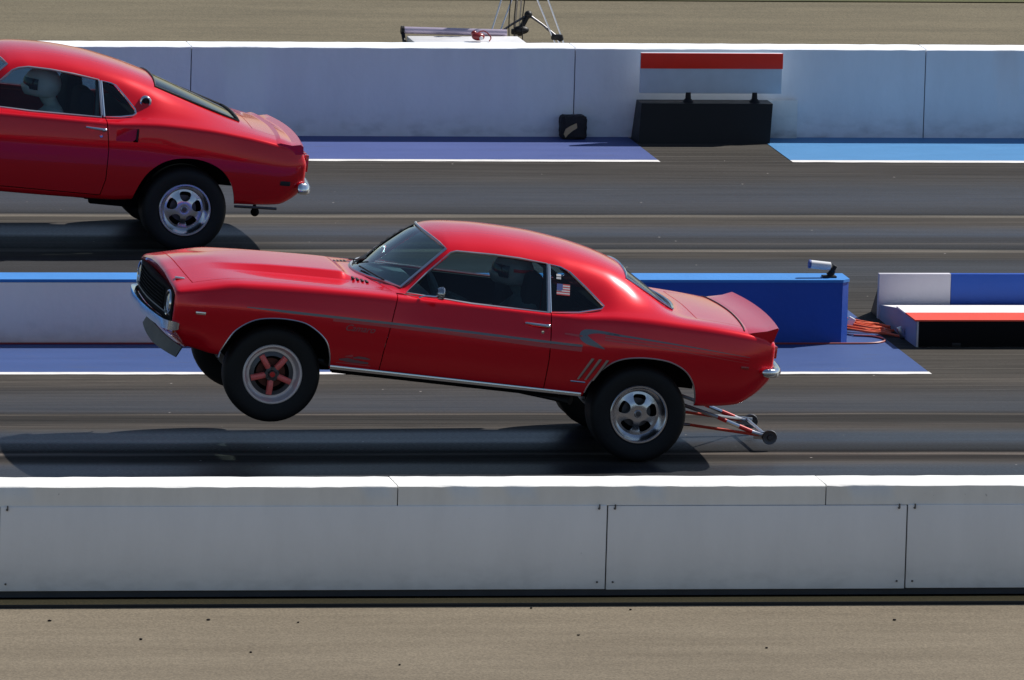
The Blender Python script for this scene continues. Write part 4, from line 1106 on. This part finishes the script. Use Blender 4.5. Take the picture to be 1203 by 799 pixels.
g_beige = ground_mat('beige_ground', (.128, .104, .072), (.176, .146, .104))
g_far = ground_mat('far_ground', (.10, .085, .054), (.148, .125, .080))
sheet('ground', -600, 600, -600, 1500, -.012, g_beige, 'beige packed ground on both sides of the walls')
sheet('ground', -600, 600, 16.0, 25.0, -.006, g_far, 'beige packed ground behind the far wall')
def worn(m, base, amt=.6):
    nt = m.node_tree; P = nt.nodes['Principled BSDF']; N = nt.nodes.new; L = nt.links.new
    src = P.inputs['Base Color'].links[0].from_socket
    tc = N('ShaderNodeTexCoord'); mp = N('ShaderNodeMapping'); mp.inputs['Scale'].default_value = (.8, 4, 1); L(tc.outputs['Object'], mp.inputs[0])
    n = N('ShaderNodeTexNoise'); n.inputs['Scale'].default_value = 3; n.inputs['Detail'].default_value = 10; n.inputs['Roughness'].default_value = .72; L(mp.outputs[0], n.inputs['Vector'])
    r_ = N('ShaderNodeMapRange'); r_.inputs['From Min'].default_value = .56; r_.inputs['From Max'].default_value = .70; r_.inputs['To Max'].default_value = amt; L(n.outputs['Fac'], r_.inputs['Value'])
    x = N('ShaderNodeMix'); x.data_type = 'RGBA'; x.inputs['B'].default_value = (*base, 1); L(r_.outputs[0], x.inputs['Factor']); L(src, x.inputs['A']); L(x.outputs['Result'], P.inputs['Base Color'])
    return m
def ragged(name, x0, x1, y0, y1, z, m, label, xa=-14, xb=14, slant=0):
    rnd_ = random.Random(hash((x0, y0)) & 255 if False else int(abs(y0*100))); xs_ = [x0]+[x for x in np.arange(xa, xb, .11) if x0 < x < x1]+[x1]
    lo = [(float(x), y0+rnd_.uniform(-.009, .009)) for x in xs_]; hi = [(float(x), y1+rnd_.uniform(-.006, .006)) for x in xs_]
    return sheet(name, 0, 0, 0, 0, z, m, label, poly=lo+hi[::-1])
# lanes
tanc, dkc, gryc, blc = (.135, .118, .10), (.009, .008, .008), (.070, .064, .060), (.040, .044, .052)  # bluish lane stops carry reflected sky in the base colour
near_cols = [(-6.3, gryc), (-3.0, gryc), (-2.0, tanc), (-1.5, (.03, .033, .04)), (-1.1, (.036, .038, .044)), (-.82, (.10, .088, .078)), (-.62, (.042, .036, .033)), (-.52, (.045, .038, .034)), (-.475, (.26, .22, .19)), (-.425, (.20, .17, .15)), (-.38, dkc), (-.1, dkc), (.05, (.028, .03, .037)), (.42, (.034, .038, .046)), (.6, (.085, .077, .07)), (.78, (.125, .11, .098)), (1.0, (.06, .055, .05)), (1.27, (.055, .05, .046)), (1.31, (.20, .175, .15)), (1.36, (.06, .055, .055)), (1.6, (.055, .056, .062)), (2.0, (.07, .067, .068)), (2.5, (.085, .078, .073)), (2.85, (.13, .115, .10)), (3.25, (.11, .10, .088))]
near_ro = [(-6.3, .8), (-1.6, .5), (-1.2, .42), (-.95, .45), (-.75, .8), (-.35, .75), (-.2, .62), (.0, .55), (.08, .42), (.16, .38), (.22, .42), (.45, .42), (.7, .75), (1.0, .75), (1.3, .8), (1.5, .55), (2.1, .6), (2.7, .8), (3.2, .85)]
far_cols = [(6.2, (.10, .093, .085)), (7.2, (.085, .080, .076)), (8.0, (.058, .058, .062)), (8.9, (.055, .057, .063)), (9.1, (.11, .098, .085)), (9.32, (.10, .09, .08)), (9.38, (.27, .235, .195)), (9.46, (.20, .18, .15)), (9.52, dkc), (9.75, (.05, .045, .042)), (9.82, (.12, .105, .09)), (9.88, (.04, .036, .035)), (10.1, (.035, .032, .032)), (10.35, (.060, .058, .064)), (10.7, (.085, .078, .075)), (11.0, (.13, .115, .10)), (11.22, (.10, .09, .08)), (11.27, (.28, .25, .21)), (11.36, (.22, .20, .17)), (11.42, dkc), (11.55, (.04, .037, .036)), (12.0, (.065, .064, .068)), (12.9, (.060, .063, .070)), (13.4, (.085, .078, .072)), (14.3, (.10, .092, .085)), (16.0, (.13, .12, .105))]
far_ro = [(6.2, .85), (7.2, .75), (8.5, .55), (9.2, .8), (9.6, .62), (10.1, .6), (10.3, .42), (10.6, .5), (10.9, .75), (11.2, .85), (11.5, .6), (12.3, .48), (13.0, .6), (14.3, .85)]
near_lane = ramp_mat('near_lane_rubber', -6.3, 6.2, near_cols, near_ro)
far_lane = ramp_mat('far_lane_rubber', 6.2, 16.2, far_cols, far_ro)
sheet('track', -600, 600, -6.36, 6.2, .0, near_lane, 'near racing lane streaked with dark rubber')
sheet('track', -600, 600, 6.2, 16.0, .0, far_lane, 'far racing lane streaked with dark rubber')
p_blue = mat('blue_track_paint', (.018, .056, .20), .6, var=.18, scale=1.2, bump=.2, bscale=40, stretch=(1, 5, 1))
p_blue2 = mat('violet_blue_track_paint', (.040, .070, .235), .6, var=.15, scale=1.2, bump=.2, bscale=40, stretch=(1, 5, 1))
p_sky = mat('pale_blue_track_paint', (.055, .21, .44), .55, var=.12, scale=2, bump=.2, bscale=40, stretch=(1, 4, 1))
for p_ in (p_blue, p_blue2): worn(p_, (.035, .045, .08), .55)
worn(p_sky, (.03, .10, .22), .4)
p_white = mat('white_track_paint', (.72, .70, .68), .6, var=.15, scale=6, bump=.2)
worn(p_white, (.12, .11, .10), .5)
sheet('paint_strip', -600, 3.07, 3.235, 6.35, .004, p_blue, 'blue painted strip along the foot of the centre barrier')
ragged('paint_line', -600, 3.075, 3.125, 3.235, .004, p_white, 'white line edging the near lane')
sheet('paint_strip', -600, 3.12, 14.52, 16.0, .004, p_blue2, 'violet blue painted strip at the foot of the far wall')
ragged('paint_line', -600, 3.12, 14.41, 14.52, .004, p_white, 'white line edging the far lane, left stretch')
sheet('paint_strip', 4.285, 600, 14.53, 16.0, .004, p_sky, 'pale blue painted strip at the foot of the far wall')
ragged('paint_line', 4.285, 600, 14.41, 14.53, .004, p_white, 'white line edging the far lane, right stretch')
sheet('paint_strip', 6.4, 600, 3.235, 6.35, .004, p_blue, 'blue painted strip beyond the low block')
grassm = ground_mat('grass_green', (.045, .05, .018), (.09, .09, .035))
sheet('grass', -600, 600, 25.0, 1500, .004, grassm, 'grass verge far behind the wall')

for k, (x, y) in enumerate([(-4.73, -7.82), (-4.06, -8.31), (-1.18, -6.79), (-4.16, -7.11), (-3.56, -7.22), (-1.72, -7.74), (.58, -7.22), (-.52, -8.24), (-3.13, -8.79), (-5.25, -7.12), (-1.86, -6.72)]):
    b = MB(); b.sphere((0, 0, .004), .008 if k % 3 == 0 else .006, (1.6+.3*(k % 2), 1.0, .8), 8, 6)
    for v in b.bm.verts: v.co += V((random.uniform(-1, 1), random.uniform(-1, 1), random.uniform(-1, 1)))*.0015
    o_ = b.build('pebble', M['under'], None); o_.location = (x, y, -.010)
    tag(o_, 'small dark pebble on the beige ground in front of the wall', 'pebble', 'dark pebbles scattered in front of the near wall')
# ---- near wall
def tag_wall(name, label): 
    o = empty(name); tag(o, label, 'wall'); return o
def wobble_box(name, x0, x1, y0, y1, z0, z1, m, parent, seed=0, nx=14, amp=.006, ch=.0):
    """slab whose long edges waver slightly, as cast and patched concrete does"""
    rnd = random.Random(seed); b = MB(); rings = []
    e = [0]*6
    for i in range(nx+1):
        x = x0+(x1-x0)*i/nx; j = lambda: rnd.uniform(-amp, amp)
        c = .006
        ring = [(x, y0, z0), (x, y1, z0), (x, y1, z1-c), (x, y1-c, z1+j()*.3), (x, y0+c+.004+abs(j()), z1+j()*.3), (x, y0+j()*.2, z1-c-abs(j()))]
        rings.append([b.bm.verts.new(p) for p in ring])
    for A, B in zip(rings, rings[1:]):
        for k in range(6): b.bm.faces.new((A[k], A[(k+1) % 6], B[(k+1) % 6], B[k]))
    b.bm.faces.new(rings[0][::-1]); b.bm.faces.new(rings[-1])
    return b.build(name, m, parent, ang=50)
nw = tag_wall('barrier_wall', 'white concrete wall in the foreground with hung face panels and a sunlit top')
JX = -2.738; k0 = -8
for k in range(-8, 9):
    a = JX+3.003*k; wobble_box('cap_slab', a+.004, a+3.003-.004, -6.31, -5.93, .635, .775, M['cap'], nw, seed=k, nx=30)
box_obj('core', JX+3.003*-8, JX+3.003*9, -6.285, -5.95, .0, .634, M['rear'], nw, bevel=.002)
box_obj('dark_backing', JX+3.003*-8, JX+3.003*9, -5.929, -5.920, .0, .765, M['rear'], nw, bevel=.002)  # unseen dark facing, added to keep white reflections off the car's side
PX = -1.269
for k in range(-10, 11):
    if k == -1: continue
    a = PX+2.112*k; dz = .004*math.sin(k*2.1); L_ = 2.102+(2.112 if k == -2 else 0)
    b = MB(); b.box((a+.005+L_/2, -6.306, .339+dz), (L_, .028, .585), bevel=.004)
    p = b.build('face_panel', M['white'], nw)
    bt = MB()
    for xx in (a+.05, a+L_-.05):
        bt.lathe([(0, -.010), (.007, -.009), (.009, 0)], (xx, -6.321, .615), n=8); bt.box((xx+.003, -6.323, .628), (.008, .012, .03))
        bt.lathe([(0, -.008), (.006, -.007), (.008, 0)], (xx, -6.321, .10), n=8)
    bt.build('bolt', M['steel'], p)
sill = sheet('kerb_strip', -60, 60, -6.60, -6.29, .0, ground_mat('sill_concrete', (.34, .22, .085), (.48, .32, .13)), 'narrow brown strip at the foot of the near wall')
box_obj('kerb', -60, 60, -6.615, -6.597, -.02, .008, M['gap'], None, bevel=.001)['kind'] = 'structure'

# ---- far wall
fw_ = tag_wall('barrier_wall', 'long white concrete wall behind the far lane with a sunlit top')
xs = [-30, -27, -24, -21, -18, -15, -12, -9.5, -6.9, -3.9, -.748, 2.632, 5.753, 9.1, 12.2, 15.5, 18.5, 22, 25, 28]
for i in range(len(xs)-1):
    wobble_box('wall_section', xs[i]+.005, xs[i+1]-.005, 15.90, 16.22, .0, .785, M['whitef'], fw_, seed=100+i, nx=30, amp=.005)
# marker board on its black block
mk = empty('marker_board', (3.7, 15.7, 0)); tag(mk, 'low black block carrying a red and white board on two short posts', 'marker')
def mkb(name, m, b): 
    me = b.mesh(); me.transform(Matrix.Translation((-3.7, -15.7, 0))); return link(name, me, m, mk)
b = MB(); b.prism([(3.14, 15.52, 0), (3.14, 15.86, 0), (3.17, 15.82, .345), (3.17, 15.58, .345)], (1.165, 0, 0)); mkb('base', M['black'], b)
b = MB()
for xx in (3.35, 3.75, 3.93): b.box((xx, 15.545, .03), (.05, .03, .04), bevel=.006)
mkb('fork_slot', M['under'], b)
for xx in (3.60, 4.19):
    b = MB(); b.lathe([(.05, .345), (.042, .36), (.026, .375), (.022, .43), (0, .43)], (xx, 15.68, 0), axis='z', n=14); mkb('post', M['black'], b)
b = MB(); b.box((3.80, 15.70, .598), (1.255, .05, .355), bevel=.004); bo = mkb('board', M['boardw'], b)
b = MB(); b.box((3.80, 15.672, .707), (1.262, .012, .135), bevel=.002); mkb('red_band', M['boardred'], b)
pp = box_obj('patch_panel', 4.322, 4.612, 15.852, 15.890, .003, .338, M['cap'], None, .004)
tag(pp, 'small square white panel leaning against the far wall beside the black block', 'panel')
# foam covered block
b = MB(); b.box((2.61, 15.80, .105), (.225, .17, .205), bevel=.03)
bmesh.ops.subdivide_edges(b.bm, edges=b.bm.edges, cuts=3, use_grid_fill=True)
for v in b.bm.verts: v.co += V((random.uniform(-1, 1), random.uniform(-1, 1), random.uniform(-1, 1)))*.005
fb_ = b.build('sensor_block', M['foam'], None); tag(fb_, 'small torn black foam block with a tan patch against the far wall', 'block')
b = MB(); pts = [(2.515, .055), (2.53, .10), (2.57, .125), (2.625, .15), (2.63, .11), (2.585, .08), (2.55, .05), (2.53, .025)]
b.prism([(x, 15.70, z) for x, z in pts], (0, .03, 0)); b.build('torn_patch', M['tan'], fb_)

# ---- centre barrier
cb = empty('centre_barrier', (2.7, 4.8, 0)); tag(cb, 'low blue barrier between the lanes, white faced toward its left end', 'barrier')
def cbl(name, b, m, par=None):
    me = b.mesh(); me.transform(Matrix.Translation((-2.7, -4.8, 0))); return link(name, me, m, par or cb)
b = MB(); o_ = [(-60, 4.60), (2.665, 4.60), (2.722, 4.655), (2.722, 4.93), (-60, 4.93)]
b.prism([(x, y, 0) for x, y in o_], (0, 0, .484)); cbl('barrier_body', b, M['blue'])
b = MB(); b.prism([(x, y, .485) for x, y in [(-60, 4.592), (2.668, 4.592), (2.729, 4.652), (2.729, 4.935), (-60, 4.935)]], (0, 0, .022)); cbl('barrier_top', b, M['blue_lit'])  # same blue as the body, painted lighter as if sunlit
b = MB(); b.box((-30.35, 4.592, .243), (59.3, .012, .478), bevel=.002); cbl('white_face', b, M['whitec'])
# ---- low block and board to the right
lb = empty('low_block', (3.23, 5.1, 0)); tag(lb, 'low black faced concrete block with a red and white striped top', 'block')
def lbl(name, b, m): 
    me = b.mesh(); me.transform(Matrix.Translation((-3.23, -5.1, 0))); return link(name, me, m, lb)
b = MB(); b.prism([(3.235, 4.44, 0), (3.235, 4.44, .205), (3.235, 5.10, .205), (3.235, 5.80, .12), (3.235, 5.80, 0)], (3.1, 0, 0)); lbl('block_body', b, M['whitec'])
b = MB(); b.prism([(3.229, 4.445, .001), (3.229, 4.445, .203), (3.229, 5.10, .203), (3.229, 5.80, .118), (3.229, 5.80, .001)], (.0055, 0, 0)); lbl('shaded_end_face', b, M['end_shade'])  # thin sheet over the white end, coloured as if in shade
b = MB(); b.box((4.79, 4.432, .103), (3.085, .012, .200), bevel=.002); fs_ = lbl('black_face', b, M['under'])
b = MB()
for xx in (3.55, 4.35, 4.55): b.box((xx, 4.424, .022), (.07, .01, .03), bevel=.004)
lbl('fork_slot', b, M['gap'])
b = MB(); b.prism([(3.215, 4.425, .2055), (6.3, 4.425, .2055), (6.3, 4.80, .2055), (3.215, 4.80, .2055)], (0, 0, .012)); lbl('red_strip', b, M['coral'])
b = MB(); b.prism([(3.215, 4.80, .2055), (6.3, 4.80, .2055), (6.3, 5.13, .2055), (3.215, 5.13, .2055)], (0, 0, .011)); lbl('white_strip', b, M['cap'])
bd = empty('upright_board', (3.22, 5.86, 0)); tag(bd, 'upright white and blue board standing behind the low block', 'board')
def bdl(name, b, m): 
    me = b.mesh(); me.transform(Matrix.Translation((-3.22, -5.86, 0))); return link(name, me, m, bd)
b = MB(); b.box((3.222+.29, 5.86, .182), (.58, .06, .362), bevel=.004); bdl('white_section', b, M['lav'])
b = MB(); b.box((3.804+1.3, 5.86, .182), (2.6, .058, .360), bevel=.004); bdl('blue_section', b, M['blue'])
b = MB(); b.prism([(3.24, 5.89, 0), (3.24, 6.2, 0), (3.24, 5.89, .3)], (.05, 0, 0)); b.prism([(5.2, 5.89, 0), (5.2, 6.2, 0), (5.2, 5.89, .3)], (.05, 0, 0)); bdl('brace', b, M['steel'])
# ---- beam sensor on the barrier
sn = empty('track_sensor', (2.58, 4.73, .507)); tag(sn, 'white cylindrical sensor on a black bracket at the end of the blue barrier', 'sensor')
def snl(name, b, m): return link(name, b.mesh(), m, sn)
b = MB(); b.box((0, 0, .008), (.11, .08, .014), bevel=.003); b.tube([(.0, 0, .01), (.03, 0, .05), (.035, 0, .085)], [.028, .024, .02], 10); b.box((.03, 0, .07), (.035, .06, .06), rot=Matrix.Rotation(.5, 3, 'Y'), bevel=.006); snl('bracket', b, M['black'])
b = MB(); ax = V((-.165, .0, .018)).normalized(); p0 = V((.01, 0, .087)); 
b.tube([p0, p0+ax*.003, p0+ax*.165, p0+ax*.168], [.026, .032, .032, .029], 22); hs = snl('housing', b, M['plastic'])
b = MB(); b.tube([p0+ax*.160, p0+ax*.176], .0335, 22); link('lens_hood', b.mesh(), M['fl_b'], hs)
# ---- cables
rnd = random.Random(5)
cbm = MB()
pts = [(2.75, 4.78, .012)]
for k in range(34):
    t = k/33; x0_, x1_ = 2.76+.02*rnd.random(), 3.14
for q in range(11):
    yy = 4.95+.085*q*.6+rnd.uniform(-.04, .04); zz = .012+.006*(q % 4)
    P_ = [(2.78+rnd.uniform(-.03, .05), yy+.15, zz+.03), (2.88, yy+rnd.uniform(0, .12), zz+.035), (3.0, yy-.02+rnd.uniform(-.04, .04), zz+.02), (3.10, yy+rnd.uniform(-.08, .05), zz+.012), (3.17+rnd.uniform(-.05, .04), yy-.05, zz)]
    cbm.tube(catmull(P_, 5), .010, 7)
cr = cbm.build('cable_bundle', M['orange'], None); tag(cr, 'tangled heap of orange cable beside the end of the blue barrier', 'cable')
b = MB(); b.box((2.86, 5.18, .085), (.055, .05, .07), rot=Matrix.Rotation(.5, 3, 'Y'), bevel=.008); b.build('plug', M['plastic'], cr)
b = MB(); b.box((3.20, 4.86, .05), (.04, .05, .09), rot=Matrix.Rotation(-.4, 3, 'Y'), bevel=.006); pl_ = b.build('cable_clip', M['satin'], cr)
b = MB(); P_ = [(2.84, 4.95, .010), (2.98, 4.90, .010), (3.045, 4.78, .010), (3.02, 4.66, .010), (2.9, 4.57, .010), (2.6, 4.555, .010)]
P_ += [(2.3-1.2*k, 4.555+.006*math.sin(k*1.7), .010) for k in range(0, 26)]
b.tube(catmull(P_, 5), .009, 7); hc = b.build('power_cable', M['cable'], None); tag(hc, 'thin dark red cable running along the foot of the centre barrier', 'cable')
# ---- things behind the far wall
cs = empty('equipment_case', (2.0, 17.2, 0)); tag(cs, 'white topped equipment case with a lilac tube edge behind the far wall', 'case')
def csl(name, b, m): 
    me = b.mesh(); me.transform(Matrix.Translation((-2.0, -17.2, 0))); return link(name, me, m, cs)
b = MB(); b.box((1.89, 16.95, .345), (1.0, .80, .69), bevel=.01); csl('case_body', b, M['plastic'])
b = MB(); b.tube([(1.37, 17.38, .735), (2.29, 17.38, .713)], .032, 14); csl('edge_tube', b, M['pole'])
b = MB(); b.tube([(1.345, 17.38, .736), (1.372, 17.38, .735)], .037, 14); b.tube([(1.36, 17.38, .73), (1.365, 17.33, .66), (1.37, 17.2, .58)], .018, 8); csl('tube_end', b, M['black'])
hs_ = MB(); hs_.sphere((1.965, 16.98, .735), .045, (1.3, .9, .8)); hs_.sphere((1.93, 17.0, .76), .026); hs_.tube(catmull([(1.93, 16.98, .75), (2.02, 17.02, .78), (2.08, 17.0, .73), (2.06, 16.95, .70)], 5), .006, 6)
hd = hs_.build('headset', mat('dark_red_plastic', (.22, .02, .02), .3), None); tag(hd, 'small dark red headset with a looped lead lying on the white case', 'headset')
hd2 = MB(); hd2.lathe([(0, -.02), (.014, -.018), (.018, 0)], (1.985, 16.945, .725), n=14); hd2.build('ear_cup', M['plastic'], hd)

def tri(o, zknob):
    pass
tp = empty('tripod', (2.46, 17.7, -.01)); tag(tp, 'camera tripod with twin tube legs standing behind the far wall', 'tripod')
apex = V((.02, 0, 1.42)); feet = [V((-.45, -.12, 0)), V((.60, -.10, 0)), V((.05, .55, 0))]; knob = V((.08, .0, .845))
for f in feet:
    b = MB(); side = (apex-f).cross(V((0, 1, 0))).normalized()
    dirn = (apex-f)
    for s_ in (-1, 1):
        b.tube([f+dirn*.02+side*s_*.022, apex+side*s_*.055*(1 if f.y < .3 else .3)], .008, 8)
    b.tube([f, f+dirn*.45], .011, 8)
    lg = link('leg', b.mesh(), M['satin'], tp)
    j = f+dirn*.46
    b = MB(); b.box(j, (.10, .05, .05), bevel=.01); b.sphere(j+V((.03, 0, -.01)), .03); link('leg_clamp', b.mesh(), M['black'], lg)
    b = MB(); b.tube([j, (j+knob)/2+V((0, 0, .01)), knob], [.014, .010, .012], 8); link('spreader', b.mesh(), M['steel'], lg)
b = MB(); b.sphere(knob, .036); b.sphere(knob+V((-.07, -.05, -.13)), .055, (1.3, .8, .7)); b.tube([knob, knob+V((-.07, -.04, -.12))], .022, 8); link('spreader_hub', b.mesh(), M['black'], tp)
b = MB(); b.lathe([(0, 1.40), (.07, 1.40), (.08, 1.43), (.06, 1.5), (0, 1.5)], axis='z', n=20); b.tube([(0, 0, 1.5), (0, 0, 1.62)], .03, 12); link('head', b.mesh(), M['black'], tp)
for (x, y) in ((-.10, -.1), (-.05, -.08), (.02, -.1)):
    b = MB(); b.tube(catmull([(x*.4, y, 1.45), (x+.01, y, 1.1), (x-.01, y, .8), (x+.0, y, .5), (x-.01, y, .05)], 5), .005, 6); link('hanging_cord', b.mesh(), M['black'], tp)

# ==================================================================== LIGHT, CAMERA
S = V((.88, .45, 1.0)).normalized()
sun = bpy.data.objects.new('sun', bpy.data.lights.new('sun', 'SUN')); COL.objects.link(sun)
sun.data.energy = 5.0; sun.data.angle = math.radians(.53); sun.data.color = (1, .955, .89)
sun.rotation_euler = S.to_track_quat('Z', 'Y').to_euler()
w = bpy.data.worlds.new('World'); scene.world = w; w.use_nodes = True
sk = w.node_tree.nodes.new('ShaderNodeTexSky'); sk.sky_type = 'NISHITA'; sk.sun_disc = False
sk.sun_elevation = math.asin(S.z); sk.sun_rotation = math.atan2(S.x, S.y); sk.air_density = 1.0; sk.dust_density = .6; sk.ozone_density = 1.5
bg = w.node_tree.nodes['Background']; bg.inputs['Strength'].default_value = .064
w.node_tree.links.new(sk.outputs[0], bg.inputs[0])

W_, H_, F_ = 1203, 799, 14400.
th, el, D = math.radians(10.5), math.radians(9.0), 90.
fwd = V((math.sin(th)*math.cos(el), math.cos(th)*math.cos(el), -math.sin(el)))
r0 = V((math.cos(th), -math.sin(th), 0)); u0 = r0.cross(fwd)
rho = math.atan2(u0.x, r0.x)
r = r0*math.cos(rho)+u0*math.sin(rho); u = u0*math.cos(rho)-r0*math.sin(rho)
a_, b_ = (750-W_/2)/F_, -(487-H_/2)/F_
Cp = V((0, -.85, .355))-D*(fwd+a_*r+b_*u)
cam = bpy.data.objects.new('camera', bpy.data.cameras.new('camera')); COL.objects.link(cam)
cam.matrix_world = Matrix(((r.x, u.x, -fwd.x, Cp.x), (r.y, u.y, -fwd.y, Cp.y), (r.z, u.z, -fwd.z, Cp.z), (0, 0, 0, 1)))
cam.data.sensor_width = 36; cam.data.lens = 36*F_/W_; cam.data.clip_start = 1; cam.data.clip_end = 5000
scene.camera = cam
vs_ = scene.view_settings; vs_.view_transform = 'Standard'; vs_.look = 'None'; vs_.exposure = .3; vs_.gamma = 1; vs_.use_curve_mapping = False
scene.render.resolution_x = 1024; scene.render.resolution_y = 680
scene.cycles.max_bounces = 8; scene.cycles.transparent_max_bounces = 12
